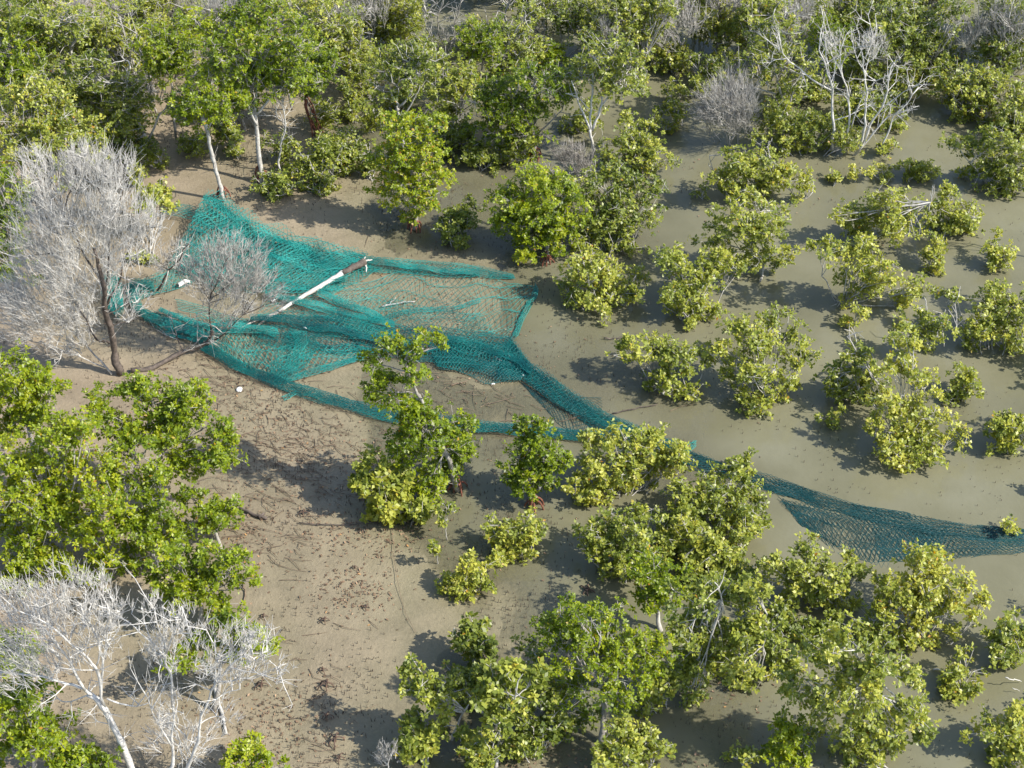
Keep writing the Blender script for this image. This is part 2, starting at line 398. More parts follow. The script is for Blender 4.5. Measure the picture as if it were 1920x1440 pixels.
            jit = rng.normal(0, .22 + .22 * (1 - K['ros']), (N_, 3)); nn = nrm(nn + jit); d = nrm(d - nn * (d * nn).sum(1, keepdims=True))
            Lf = (leafL or K['L']) * rng.uniform(.75, 1.2, N_)
            pc = np.repeat(p, mm, 0) - ax * (rng.random((N_, 1)) * .11 * (1.15 - K['ros'])) + d * .006
            pc[:, 2] = np.maximum(pc[:, 2], .02)
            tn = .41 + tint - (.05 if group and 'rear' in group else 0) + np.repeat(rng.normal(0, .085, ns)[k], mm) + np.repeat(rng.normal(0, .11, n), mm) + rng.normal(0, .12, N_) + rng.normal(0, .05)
            tn = np.clip(tn, .02, .82); yl = rng.random(N_) < yellow; tn[yl] = rng.uniform(.86, 1, yl.sum())
            lv.leaves(pc, d, nn, Lf, Lf * K['wr'] * rng.uniform(.85, 1.15, N_), tn, simple=True)
    if tw.v and sum(len(q) for q in tw.f) < 400:      # a few stray twigs stay with the limbs they leave
        wood.add(np.concatenate(tw.v), np.concatenate(tw.f)); tw = MB()
    if wood.v: wood.build("trunk", bark, root, B, smooth=True)
    if tw.v: tw.build("twigs", twig, root, B)["kind"] = "stuff"
    if lv.v: lv.build("crown", K['leaf'], root, B)
    if roots:
        nr = int(roots) if roots is not True else 8
        hgt = .24 + .04 * H
        for k in range(nr):
            a = k * 6.283 / nr + rng.uniform(-.3, .3); R_ = rng.uniform(.07, .19); h0 = hgt * rng.uniform(.45, 1.0)
            t0 = B + [0.02 * math.cos(a), .02 * math.sin(a), h0]; t2 = B + [R_ * math.cos(a), R_ * math.sin(a), -.03]
            t1 = B + [R_ * .95 * math.cos(a), R_ * .95 * math.sin(a), h0 * .9]
            mb = MB(); mb.tube(bez(t0, t1, t2, 7), np.linspace(.019, .014, 7), 6); mb.build("prop_root", "root_red", root, B, smooth=True)
    return root

G1, G2, G3, G4 = "mangroves of the rear thicket", "mangrove shrubs in the shallow water", "mangroves around the stranded net", "mangroves of the near bank"
# --- rear thicket, from the left edge of the picture to the right
plant('R', (25, 340), "25,95,45 -5,130,48 48,128,36 18,172,45 58,155,26", "dense bright green mangrove dome at the far left edge above the yellow-green one", G1, tint=.03)
plant('A', (110, 440), "40,190,45 85,178,40 118,212,40 60,240,45 110,250,45 155,255,36 178,285,26 28,290,40 90,300,40 3,235,42", "yellow-green mangrove rising just behind the big grey bare shrub at the left", G1, tint=.12, name='mangrove_tree', cat='tree', yellow=.05)
plant('A', (150, 235), "60,40,50 110,28,45 25,75,42 85,92,45 140,68,40 120,128,36 70,120,35 20,25,40", "grey-limbed dark mangrove filling the top left corner", G1, tint=-.10, dens=.75, limbs=["140,235 137,140 132,85 118,55:.05,.02", "132,90 150,60 160,35:.03,.012"], name='mangrove_tree', cat='tree')
plant('A', (235, 225), "205,28,38 188,62,34 232,60,38 225,100,34 268,72,28 255,112,28", "yellow-green mangrove with a pale crown beside the dark gap at upper left", G1, tint=.10, dens=.85, name='mangrove_tree', cat='tree')
plant('A', (288, 300), "175,150,38 158,192,38 200,185,38 242,195,38 215,228,38 262,215,30 180,238,28 250,158,30 172,120,30", "mangrove with a forked pale trunk behind the lone red-rooted trunk", G1, tint=-.03, dens=.8, limbs=["292,300 272,250 250,215:.045,.02", "272,250 245,270 215,290:.025,.015", "278,262 298,215 330,190:.03,.012", "240,215 238,150 245,118 225,105:.03,.012"], name='mangrove_tree', cat='tree')
plant('R', (330, 262), "290,82,35 315,100,32 338,68,34 300,125,30 352,112,34 330,140,28", "green mangrove mixed with grey twigs behind the broad red-rooted crown", G1, dens=.8, limbs=["330,262 322,180 318,120:.04,.02"])
plant('D', (310, 120), "250,25,40 300,28,45 342,24,36 275,52,30 325,50,30", "bare grey twig tangle with a curved pale stem at the top edge", G1, dens=.42, limbs=["330,75 312,45 302,20 300,-8:.03,.015", "325,70 345,30 350,-5:.02,.01"], name='bare_tree', cat='tree')
plant('R', (418, 374), "350,188,35 385,162,34 420,184,28 372,215,38 335,205,24 405,212,26", "lone mangrove on a pale bare trunk with red roots, next to the net peak", G1, tint=-.02, limbs=["420,376 408,330 395,280 385,240 380,205:.055,.038", "388,250 400,225 415,200:.02,.012"], roots=9, bark='bark_pale')
plant('R', (490, 342), "430,128,42 480,72,44 540,108,44 468,152,38 520,158,40 562,152,30 420,88,40 388,58,36 500,118,44 560,78,34 450,30,38 520,40,38", "broad flat-topped mangrove on a grey trunk with rust-coloured roots", G1, limbs=["492,344 484,285 482,235 478,210:.06,.045", "482,235 465,205 452,175:.03,.015", "480,215 505,185 525,160:.03,.015", "479,212 482,150 490,100:.03,.015"], roots=8, dens=.9, bark='bark_pale')
plant('R', (594, 252), "568,108,34 602,138,32 585,168,26 622,118,26", "mangrove with a bundle of tall rusty prop roots behind the broad crown", G1, limbs=["594,254 582,215 572,180 570,150:.04,.03", "598,256 590,215 576,185:.025,.02", "604,248 588,205 574,178:.02,.018", "586,256 578,215 570,185:.02,.018", "608,252 592,225 580,200:.018,.015"], bark='root_red')
plant('D', (525, 326), "528,185,14", "thin wavy pale dead stem standing behind the small round shrub", G1, dens=.3, limbs=["527,326 522,295 530,265 538,232 530,200 528,180:.032,.018", "538,232 520,222 508,215:.014,.007"], name='dead_tree', cat='tree', bark='bark_white')
plant('A', (515, 372), "498,348,22 525,340,26 535,358,22 510,362,20", "small round shrub at the foot of the rust-rooted grey trunk", G1, tint=0)
plant('A', (602, 368), "580,285,26 615,275,30 600,308,28 575,322,20 602,345,24 628,300,24 600,360,14", "leafy tall shrub with a drooping lower tuft between grey trunk and yellowing mangrove", G1, tint=.02)
plant('A', (643, 335), "640,265,28 655,290,24 640,310,20", "narrow shrub beside the drooping-tuft shrub in the rear thicket", G1, tint=-.02)
plant('A', (648, 160), "560,32,36 600,28,42 640,50,38 602,78,38 572,72,34 662,82,30 625,112,30", "pale yellow-green mangrove with a fan of grey stems near the top edge", G1, tint=.10, dens=.85, limbs=["655,98 640,72 622,48:.03,.012", "655,98 658,65 668,40:.025,.01", "655,98 675,80 680,55:.02,.01", "652,160 655,98:.04,.03"], name='mangrove_tree', cat='tree')
plant('A', (708, 95), "700,14,40 742,18,38 690,50,30 732,50,30 755,40,22", "bright leafy mangrove at the top edge beside the curling dead branches", G1, tint=-.02, name='mangrove_tree', cat='tree')
plant('A', (665, 232), "655,172,22 668,188,18 662,205,14", "slim sapling with glossy leaves over the open mud of the rear thicket", G1, tint=.03)
plant('A', (690, 150), "612,112,26 650,112,26 700,112,28 735,100,26", "low sunlit mangrove spreading under the fan of grey stems", G1, tint=.04)
plant('A', (757, 305), "720,128,32 762,118,38 802,102,28 742,152,34 790,132,30 775,92,26 715,165,24", "sparse grey-green mangrove on a slender pale forked trunk behind the yellowing one", G1, tint=-.06, dens=.55, limbs=["757,305 753,245 748,200:.04,.03", "748,202 735,175 725,150:.025,.01", "748,200 770,175 778,140:.025,.01", "750,225 775,190 785,165:.02,.01"], name='mangrove_tree', cat='tree')
plant('D', (772, 82), "", "curling white dead branches hooked over the dark gap at the top edge", G1, limbs=["762,55 760,25 752,-5:.03,.02", "762,55 748,75 742,100:.025,.012", "762,55 790,50 800,38 802,22 792,8 780,-8:.03,.018", "762,55 785,32 808,20:.02,.012", "772,82 762,55:.035,.03"], name='dead_branches', cat='branches', bark='bark_white')
plant('D', (828, 108), "832,70,16", "wavy grey dead tree with a rooty foot in the dark gap", G1, dens=.5, limbs=["828,110 832,85 820,60 822,30 828,5:.032,.02", "833,85 855,72 850,55 862,20 866,-8:.025,.014", "830,85 815,72 802,65:.014,.008", "836,110 842,90 858,70:.016,.009"], name='dead_tree', cat='tree', bark='bark_grey')
plant('A', (890, 104), "872,72,22 895,70,24 905,88,18", "small yellowing shrub lit against the black gap near the top edge", G1, tint=.22, yellow=.12)
plant('A', (852, 255), "830,132,28 868,132,28 820,168,32 862,178,34 842,215,28 875,155,26", "many-stemmed green mangrove between the forked pale trunk and the dense red-rooted crown", G1, tint=-.02, dens=.9, name='mangrove_tree', cat='tree')
plant('R', (778, 428), "742,240,33 790,232,33 752,298,38 800,292,34 735,345,33 790,340,38 760,385,28 805,368,24 722,300,22 815,330,20", "yellowing upright mangrove on red roots standing alone above the pale log", G3, tint=.10, dens=.95, limbs=["778,430 780,400 772,350 768,300 765,260:.055,.03"], roots=9, yellow=.10)
plant('A', (960, 160), "930,108,38 980,88,34 955,60,32 1018,108,28 945,140,30", "grey twiggy mangrove with a slanting pale limb behind the dense red-rooted crown", G1, tint=-.03, dens=.6, limbs=["940,140 948,95 965,55 990,25:.028,.014", "965,160 975,110 985,75:.03,.012"], name='mangrove_tree', cat='tree')
plant('R', (1004, 296), "905,210,38 950,198,44 1000,228,34 930,248,34 985,268,28 1040,165,38 1002,152,38 1062,170,24 955,160,34", "dense dark green mangrove on red roots with a thin pale limb jutting from its side", G1, tint=-.07, limbs=["1004,298 1000,262 992,225 985,190:.05,.03", "1010,248 1035,225 1056,206:.022,.01"], roots=9)
plant('R', (1030, 150), "1030,95,22 1045,112,18 1015,118,20", "bright green tuft of mangrove lit among grey limbs near the top centre", G1, tint=.08)
plant('A', (1060, 110), "985,15,34 1030,20,30 1070,40,34 1095,55,32 1120,30,30 1085,10,30", "pale mangrove with several bare upright limbs crossing the top edge", G1, tint=0, dens=.7, limbs=["1060,110 1018,60 1020,15 1010,-8:.025,.016", "1060,110 1048,45 1045,10 1040,-8:.022,.014", "1060,110 1068,50 1065,-8:.02,.014", "1060,110 1130,50 1132,10 1128,-8:.025,.014"], name='mangrove_tree', cat='tree')
plant('A', (1115, 303), "1120,108,42 1168,148,36 1092,138,32 1150,92,38 1182,112,30 1195,160,26 1130,175,24", "white-barked mangrove with a wide fork of pale limbs", G1, tint=.02, dens=.6, limbs=["1116,304 1110,262 1108,245:.045,.035", "1108,247 1088,205 1075,155:.03,.012", "1108,245 1108,190 1108,140 1110,100:.03,.012", "1110,245 1125,205 1128,170 1160,135:.032,.012", "1125,200 1150,165 1172,120:.02,.01", "1105,205 1085,180 1062,175:.015,.008"], name='mangrove_tree', cat='tree', bark='bark_white')
plant('A', (1200, 160), "1175,42,38 1215,30,38 1200,70,34 1235,20,34 1180,12,30 1160,60,28", "leafy mangrove at the top edge between white fork and twisted grey dead tree", G1, tint=-.03, dens=.9, name='mangrove_tree', cat='tree')
plant('D', (1280, 130), "1270,40,34 1250,60,26", "twisted grey dead tree with looping branches at the top edge", G1, dens=.25, limbs=["1282,128 1278,90 1270,65 1245,70 1238,45 1255,20 1262,-8:.032,.016", "1278,85 1300,60 1320,45 1325,20:.028,.014", "1290,70 1300,40 1285,20:.02,.01", "1262,65 1255,40 1262,10:.018,.01"], name='dead_tree', cat='tree', bark='bark_grey')
plant('A', (1255, 140), "1240,92,28 1262,105,28 1235,112,22 1282,110,20", "glossy low mangrove under the twisted grey dead tree", G1, tint=.03)
plant('A', (1205, 182), "1195,140,18 1205,160,16", "small leafy stem with a red-brown foot in the open wet mud", G1, tint=.0)
plant('A', (1262, 195), "1255,172,20 1280,172,16", "little shrub in shallow water behind the dull twiggy shrub", G1, tint=.06)
plant('A', (1362, 112), "1340,22,38 1375,40,34 1350,62,32 1320,30,28 1395,60,26", "pale yellow mangrove at the top edge beside the S-shaped white limb", G1, tint=.14, name='mangrove_tree', cat='tree')
plant('D', (1392, 90), "", "S-shaped white limb with a hooked top in front of dark shade", G1, limbs=["1395,95 1388,60 1378,45 1380,22 1388,8:.028,.02", "1388,8 1400,14 1415,18:.022,.014", "1388,8 1372,6 1362,8:.018,.01"], name='dead_branch', cat='branch', bark='bark_white')
plant('A', (1322, 190), "1312,150,16 1320,165,14", "short sapling in the gap behind the grey brushwood fan", G1, tint=.0)
plant('D', (1386, 268), "1350,190,36 1372,165,32 1390,190,30 1325,212,30 1368,215,34 1392,225,26 1400,160,22 1312,195,22", "fine grey brushwood fan standing in shallow water beside the white dead tree", G2, dens=.5)
plant('A', (1465, 235), "1440,75,34 1475,55,34 1420,108,32 1465,110,34 1500,130,32 1440,142,30 1485,160,28 1420,60,24", "grey-limbed mangrove behind the white dead tree with a white elbowed branch", G1, tint=.04, dens=.6, limbs=["1478,230 1470,195 1460,178 1420,165 1393,162:.026,.012", "1470,200 1450,130 1442,60 1450,20:.028,.012", "1480,200 1500,140 1530,110:.02,.01"], name='mangrove_tree', cat='tree')
plant('A', (1560, 120), "1540,30,36 1580,30,36 1510,50,30 1560,65,32 1600,55,32 1625,20,32", "pale grey-green mangrove crown directly above the white dead tree", G1, tint=.0, dens=.7, limbs=["1560,120 1555,60 1545,10:.03,.014", "1570,90 1590,45 1605,5:.02,.01"], name='mangrove_tree', cat='tree')
plant('D', (1606, 292), "1640,80,22 1562,82,18", "big white dead tree with many bare antler-like limbs", G2, dens=.6, limbs=[
    "1562,280 1564,235 1560,165 1550,130 1532,92 1545,65:.045,.016", "1552,125 1548,90 1560,65:.022,.01", "1590,272 1594,215 1588,165 1572,125 1580,80:.04,.014",
    "1608,285 1624,235 1626,175 1622,110 1610,80:.045,.016", "1622,110 1640,70 1632,45:.02,.009", "1604,290 1635,235 1660,190 1668,120 1690,105:.04,.014", "1655,200 1690,175 1718,162:.024,.009",
    "1650,280 1672,225 1700,192 1720,165:.032,.01", "1560,170 1510,140 1475,110 1448,82:.028,.01", "1596,240 1610,190 1640,150:.02,.01", "1600,292 1640,245 1665,215:.035,.018", "1588,165 1560,100:.018,.008", "1565,225 1600,215 1612,200:.018,.008", "1626,140 1605,110 1600,85:.018,.008", "1475,110 1450,112 1438,125:.012,.006"],
    name='dead_tree', cat='tree', bark='bark_white', twig='bark_white')
plant('A', (1512, 296), "1452,212,32 1482,232,34 1520,225,30 1545,245,32 1575,255,28 1500,260,30 1440,240,26 1598,262,24", "low spreading shrub covering the foot of the white dead tree", G2, tint=0)
plant('A', (1695, 196), "1690,150,26 1710,165,22 1678,172,22", "bright shrub behind the white dead tree's outstretched limb", G1, tint=.06)
plant('A', (1715, 165), "1660,58,40 1712,40,40 1742,78,40 1690,105,40 1640,98,32 1782,30,36 1700,15,36 1745,120,32 1655,20,32", "large glossy dark green mangrove massed behind the white dead tree", G1, tint=-.10, dens=1.05, name='mangrove_tree', cat='tree')
plant('D', (1800, 150), "1812,60,26 1835,50,22 1795,70,16", "bare grey forked dead tree against the glossy dark mangrove", G1, dens=.5, limbs=["1796,152 1802,120 1806,98:.035,.028", "1804,100 1788,78 1782,60:.018,.009", "1806,98 1825,75 1845,45:.024,.01", "1815,85 1822,55 1835,25:.018,.008"], name='dead_tree', cat='tree', bark='bark_grey')
plant('A', (1880, 165), "1860,70,36 1900,60,40 1885,105,34 1915,110,30 1905,20,36 1850,110,26 1865,25,30", "tall mixed green mangrove in the top right corner", G1, tint=-.04, dens=.85, name='mangrove_tree', cat='tree')
plant('A', (1838, 235), "1782,148,34 1828,168,38 1872,150,34 1800,188,34 1850,205,32 1775,175,24", "wide shrub spotted with yellow leaves below the forked grey dead tree", G1, tint=.03, yellow=.06)
plant('A', (1900, 260), "1900,182,34 1908,215,34 1880,232,26 1925,240,30", "rounded shrub at the right edge under the top corner mangrove", G1, tint=.02)
# --- middle of the picture, rear of the water
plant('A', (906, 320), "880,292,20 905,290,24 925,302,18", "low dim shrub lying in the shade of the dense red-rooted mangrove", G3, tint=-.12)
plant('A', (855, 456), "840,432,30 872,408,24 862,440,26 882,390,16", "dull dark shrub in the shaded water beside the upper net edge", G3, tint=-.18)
plant('R', (1025, 492), "1000,350,42 960,380,38 1040,360,36 978,420,42 1030,428,42 1002,462,32 1062,400,32 950,415,24 1055,450,28", "round dense bright mangrove ball above the net's far corner", G3, tint=.03, roots=8, dens=1.1)
plant('A', (1145, 490), "1090,352,36 1140,345,40 1190,352,36 1225,362,28 1110,400,40 1165,400,42 1095,440,34 1150,445,36 1200,412,30", "large pale shrub hugging the round bright mangrove ball", G2, tint=-.02, dens=.9)
plant('A', (1112, 586), "1078,505,34 1112,500,34 1150,512,32 1085,545,32 1120,560,32 1170,545,28 1190,520,22", "bushy shrub at the water's edge nearest the upright net strand", G2, tint=.08)
plant('D', (1092, 335), "1062,292,22 1090,300,24 1110,318,20", "dull purplish twig thicket at the foot of the white-barked fork", G2, dens=.9, twig='bark_twig')
plant('A', (1200, 338), "1170,262,34 1212,268,34 1236,298,28 1152,298,26 1200,305,30 1178,228,22", "pale grey-leaved shrub beside the white-barked fork", G2, tint=-.03, dens=.85)
plant('A', (1235, 250), "1225,222,20 1252,238,18", "thin shrub in the water halfway between white fork and grey brushwood fan", G2, tint=.04, dens=.8)
plant('A', (1398, 378), "1352,335,26 1382,310,30 1428,298,32 1458,312,30 1440,348,26 1402,345,28 1375,285,18", "two-toned shrub with upright dead tips in front of the grey brushwood fan", G2, tint=.05, limbs=["1345,340 1335,315 1330,292:.014,.007", "1445,310 1442,285 1440,265:.014,.007"])
plant('A', (1488, 378), "1508,322,16 1478,345,20 1515,352,12", "straggly half-bare shrub with a curved dark stem", G2, tint=.1, dens=.7, limbs=["1478,380 1505,378 1525,362:.014,.008"])
plant('A', (1318, 380), "1316,362,13", "tiny tuft standing by itself before the two-toned shrub", G2, tint=.1)
plant('A', (1425, 520), "1375,398,32 1420,390,34 1462,402,28 1345,438,34 1400,448,38 1450,438,30 1480,472,20 1430,480,26", "wide grey-twigged shrub on a pale stump-like stem in mid-water", G2, tint=0, dens=.85, limbs=["1425,528 1430,505 1438,480:.03,.018", "1372,430 1370,400 1368,375:.014,.007", "1442,440 1440,415 1445,388:.014,.007"])
plant('A', (1290, 608), "1250,485,34 1290,512,34 1330,522,30 1268,558,34 1312,560,26 1290,590,22 1345,480,30 1370,505,26", "yellow-tipped shrub sloping down to the water beside the wide grey-twigged one", G2, tint=.10)
# right rear: small shrubs
plant('A', (1560, 348), "1558,330,15 1572,338,10", "leftmost tiny tuft of the row below the white dead tree", G2, tint=.10)
plant('A', (1610, 342), "1608,326,16", "second tiny tuft in the row below the white dead tree", G2, tint=.12)
plant('A', (1652, 345), "1655,322,18 1668,335,12", "third tuft with a bare tip in the row below the white dead tree", G2, tint=.08)
plant('A', (1718, 340), "1700,318,20 1725,315,24 1738,325,16", "rounded low shrub at the end of the tuft row below the white dead tree", G2, tint=0)
plant('A', (1665, 290), "1668,275,18 1650,285,14", "low shrub with one bright yellow leaf at the white dead tree's foot", G2, tint=.08, yellow=.06)
plant('A', (1695, 245), "1692,228,20", "small green tuft in the water beside the white dead tree's lowest limb", G2, tint=0)
plant('A', (1690, 460), "1608,395,28 1655,372,26 1645,435,28 1700,385,30 1600,425,24 1690,425,30 1660,405,28 1585,410,18", "broad low shrub with scattered bare tips behind the lone round tuft", G2, tint=.05, limbs=["1742,395 1745,375 1750,352:.014,.008"])
plant('A', (1800, 440), "1780,375,24 1812,408,28 1795,425,22 1745,405,26 1765,390,20 1820,425,18", "shrub with sunlit outer twigs joined to the broad low one", G2, tint=.07)
plant('A', (1752, 520), "1760,452,22 1755,500,20 1742,478,16", "column of small yellowish tufts in front of the broad low shrub", G2, tint=.12)
plant('A', (1878, 508), "1870,462,22 1885,478,20 1872,488,18", "lone round tuft in open water near the right edge", G2, tint=.02)
plant('A', (1655, 580), "1540,470,28 1590,478,32 1622,465,28 1605,520,34 1640,540,30 1690,555,28 1722,540,24 1660,505,24", "open shrub whose shadow shows bare forked twigs on the water", G2, tint=.12, limbs=["1600,575 1580,565 1565,562:.012,.006"])
plant('A', (1598, 618), "1605,585,20 1588,605,16", "small low tuft at the near tip of the open shrub", G2, tint=.10)
plant('A', (1855, 345), "1802,272,26 1840,280,34 1880,262,30 1905,300,34 1862,335,30 1895,350,30 1920,330,30", "broad shrub reaching in from the right edge over its dark shadow", G2, tint=-.02, limbs=["1850,345 1835,320 1820,305:.02,.01"])
# middle right water
plant('A', (1272, 748), "1185,655,30 1235,652,30 1285,672,32 1255,712,28 1282,735,22 1318,660,26 1170,645,18", "spreading shrub standing just past the small dark scrap of net", G2, tint=.06)
plant('A', (1440, 765), "1392,612,32 1470,622,36 1422,642,36 1505,655,28 1382,690,32 1432,718,36 1478,700,30 1428,758,26 1350,660,24 1445,600,22", "full rounded yellow-green shrub with a dark hollow, above the water ripples", G2, tint=.10)
plant('A', (1620, 745), "1560,712,26 1592,742,26 1622,700,32 1575,690,22 1610,665,26 1640,730,26", "shrub with white bare limbs poking from its top in mid-water", G2, tint=0, limbs=["1648,722 1622,688 1600,650 1585,628:.022,.01", "1630,690 1612,655 1600,625:.018,.008"])
plant('A', (1562, 800), "1558,788,16 1572,775,14", "tiny yellow-green clump beside the shrub with white bare limbs", G2, tint=.1)
plant('A', (1715, 870), "1680,690,32 1702,652,32 1730,722,32 1660,760,34 1702,790,40 1750,790,36 1682,835,36 1730,845,34 1700,870,22 1790,815,24 1645,800,24", "largest yellow-green shrub in the open water above the net's far end", G2, tint=.12)
plant('A', (1808, 755), "1800,705,26 1815,725,22 1795,740,20", "slim shrub with a dark arching stem behind the largest yellow-green one", G2, tint=.03)
plant('A', (1745, 668), "1700,615,28 1740,632,26 1770,612,26 1725,600,20", "grey-stemmed shrub bristling with dead tips behind the slim arching one", G2, tint=-.02, dens=.8, limbs=["1745,640 1740,600 1735,565:.014,.007", "1790,640 1795,600 1790,570:.014,.007", "1770,650 1768,615 1772,580:.012,.006"])
plant('A', (1865, 668), "1782,562,24 1850,582,40 1890,622,40 1830,620,34 1905,560,36 1862,550,26 1925,600,34", "dense green shrub crossing the right edge at mid-height", G2, tint=0)
plant('A', (1898, 852), "1865,800,26 1895,795,32 1885,825,28 1920,815,30", "low shrub cut by the right edge above the sinking end of the net", G2, tint=.08)
# along the net
plant('A', (1402, 905), "1395,868,18 1405,885,14", "small sprout rising behind the net beside the long grey-green shrub", G3, tint=.10)
plant('A', (1160, 940), "1110,838,32 1130,878,30 1168,836,34 1232,832,36 1262,858,30 1202,872,36 1238,880,26 1160,900,24 1200,838,30", "plump yellow-green shrub leaning over the middle of the net strip", G3, tint=.10, dens=1.05)
plant('A', (1092, 948), "1080,905,20 1100,925,22 1120,935,16", "small bright shrub between the dark-footed mangrove and the plump shrub", G3, tint=.12)
plant('R', (1000, 950), "985,812,26 1012,810,26 968,848,28 1030,850,30 1002,880,34 962,888,22 1012,912,24 1045,870,20 985,920,20", "compact upright mangrove on dark red roots in front of the net strip", G3, roots=10, tint=-.02)
plant('R', (858, 918), "730,655,30 802,648,26 690,680,18 760,690,30 730,735,30 770,755,28 790,800,44 842,812,38 850,860,36 770,858,36 805,895,32 872,800,22 760,820,34 825,640,14 715,700,22 838,885,26 800,925,24 870,860,22 700,740,18", "tall leaning mangrove whose top crosses the net, red roots at its foot", G3, tint=.02, dens=.95, limbs=["858,920 850,880 828,830 800,780 775,720 760,670:.055,.022"], roots=9)
plant('A', (762, 984), "690,878,28 668,902,16 722,930,34 752,900,26 742,962,26 702,958,24 782,948,24 705,910,26", "large-leaved shrub in deep shade at the foot of the tall leaning mangrove", G3, tint=.06, leafL=.10)
plant('A', (838, 1012), "840,955,12 838,975,10", "thin sapling with a bare stem near the large-leaved shrub", G3, tint=.1, single=True, tr=.009, name='mangrove_seedling', cat='seedling')
plant('A', (820, 1058), "815,1022,10 818,1032,8", "lone seedling on the wet mud casting a long thin shadow", G3, tint=.12, single=True, tr=.009, name='mangrove_seedling', cat='seedling')
plant('A', (958, 1052), "945,990,26 988,982,28 970,1015,30 930,1040,22 1000,1000,20 930,1000,18", "yellow shrub on the wet flat, the farther of a pair", G3, tint=.18)
plant('A', (893, 1120), "870,1065,24 902,1078,26 838,1095,22 862,1095,22 885,1095,18", "yellow shrub on the wet flat, the nearer of a pair", G3, tint=.16)
plant('A', (1888, 1000), "1890,985,14 1898,992,8", "tiny sprout poking through the sunken end of the net", G3, tint=.05)
# near middle
plant('A', (1340, 1010), "1272,930,32 1330,918,34 1388,902,32 1412,938,24 1340,965,34 1285,978,32 1382,985,32 1422,980,18", "long grey-green shrub overlapping the lower side of the net strip", G4, tint=.03)
plant('A', (1180, 1095), "1125,1000,34 1172,998,34 1205,975,28 1160,1050,32 1115,1035,24 1190,1035,26", "rounded grey-leaved shrub over a dark round shadow on the flat", G4, tint=-.02)
plant('A', (1345, 1075), "1300,1010,30 1350,1030,32 1400,1010,28 1310,1050,28 1365,1055,24", "yellow-tinged shrub filling the gap before the long grey-green one", G4, tint=.10)
plant('R', (1242, 1182), "1212,1060,30 1252,1080,32 1205,1115,26 1265,1105,26 1232,1120,24", "green mangrove on a short pale trunk among paler shrubs", G4, tint=0, bark='bark_pale')
plant('A', (1320, 1290), "1302,1122,36 1352,1112,34 1320,1175,36 1270,1190,28 1292,1240,34 1300,1285,26 1340,1225,28", "tall leafy shrub with a dead fork at its crown", G4, tint=.02, limbs=["1358,1150 1352,1115 1343,1092:.016,.008", "1352,1115 1366,1098:.012,.006"])
plant('A', (1400, 1295), "1392,1130,32 1382,1172,34 1425,1110,26 1385,1240,36 1412,1258,26 1430,1180,24 1372,1205,26", "green shrub with grey dead sprigs above a dark shadow", G4, tint=.0, limbs=["1432,1230 1430,1205 1440,1180:.012,.006"])
plant('A', (1592, 1155), "1460,1070,34 1510,1048,32 1500,1098,30 1560,1088,34 1602,1078,26 1545,1110,26 1590,1050,18", "wispy shrub at the edge of the sunken net veil", G4, tint=.03)
plant('A', (1740, 1210), "1722,1048,30 1762,1070,32 1692,1100,32 1742,1112,36 1792,1112,34 1832,1138,26 1690,1140,28 1662,1105,26 1770,1150,26 1730,1188,30 1700,1195,20", "brightest yellow shrub stretching away from the sunken net veil", G4, tint=.20, yellow=.05)
plant('A', (1620, 1415), "1522,1232,30 1582,1202,34 1642,1232,36 1562,1270,38 1622,1280,40 1500,1290,30 1692,1262,30 1542,1330,34 1602,1340,40 1652,1368,34 1702,1340,34 1732,1368,26 1590,1388,26 1682,1390,22", "biggest spreading shrub of the foreground with a bare pale limb", G4, tint=.0, limbs=["1632,1262 1612,1240 1606,1215:.024,.012", "1612,1240 1600,1218:.016,.009"])
plant('R', (1490, 1452), "1460,1360,26 1490,1375,24 1480,1415,34 1465,1395,22 1500,1410,20", "vivid green compact mangrove touching the bottom edge", G4, tint=.10)
plant('A', (1400, 1445), "1385,1420,18 1412,1425,20", "pale low shrub at the bottom edge beside the vivid green mangrove", G4, tint=.02, dens=.8)
plant('A', (1800, 1306), "1788,1262,16 1800,1285,26 1812,1225,13 1828,1290,16 1780,1290,16", "small shrub with a raised tuft beside the biggest spreading shrub", G4, tint=.10)
plant('A', (1905, 1255), "1875,1185,26 1902,1215,30 1910,1180,26 1885,1230,20", "dense dark shrub at the right edge above the small raised-tuft shrub", G4, tint=-.03)
plant('A', (1900, 1435), "1848,1368,26 1890,1368,28 1880,1405,26 1912,1330,26 1915,1410,26", "yellow-green shrub in the bottom right corner", G4, tint=.12)
plant('R', (1130, 1395), "1032,1172,34 1092,1168,38 1142,1178,38 1062,1218,38 1122,1228,42 1190,1208,38 1225,1228,34 1162,1268,38 1085,1290,34 1135,1308,34 1072,1138,18 1200,1260,28", "large soft yellow-green mangrove dominating the lower middle", G4, tint=.07, dens=1.35, leafL=.052)
plant('A', (912, 1268), "870,1172,18 890,1190,26 902,1215,22 880,1215,16", "small dark glossy tree-top at the near end of the wet flat", G4, tint=-.12, leafL=.09)
plant('A', (848, 1385), "785,1268,26 810,1290,32 828,1318,22 780,1300,18", "pale-leaved shrub leaning over the shade at lower middle", G4, tint=.05, limbs=["848,1388 860,1350 868,1330:.02,.012"])
plant('A', (942, 1415), "920,1270,28 962,1260,24 900,1308,26 942,1330,28 975,1300,24 1005,1270,22", "open large-leaved shrub on a pale forked trunk in the foreground", G4, tint=.02, leafL=.09, limbs=["930,1440 935,1385 942,1350:.035,.022", "940,1365 905,1340 895,1320:.02,.01", "942,1350 962,1320 970,1290:.02,.01"])
plant('A', (798, 1435), "760,1370,22 790,1358,26 782,1405,26 812,1385,18", "glossy shrub at the bottom edge beside the pale brush tuft", G4, tint=-.02, leafL=.085)
plant('A', (882, 1425), "880,1372,20 895,1395,18", "small shrub squeezed under the open large-leaved one", G4, tint=-.02)
plant('A', (1005, 1430), "1000,1378,28 975,1400,20 1025,1390,20", "dark green low shrub over the red litter at the bottom edge", G4, tint=-.06)
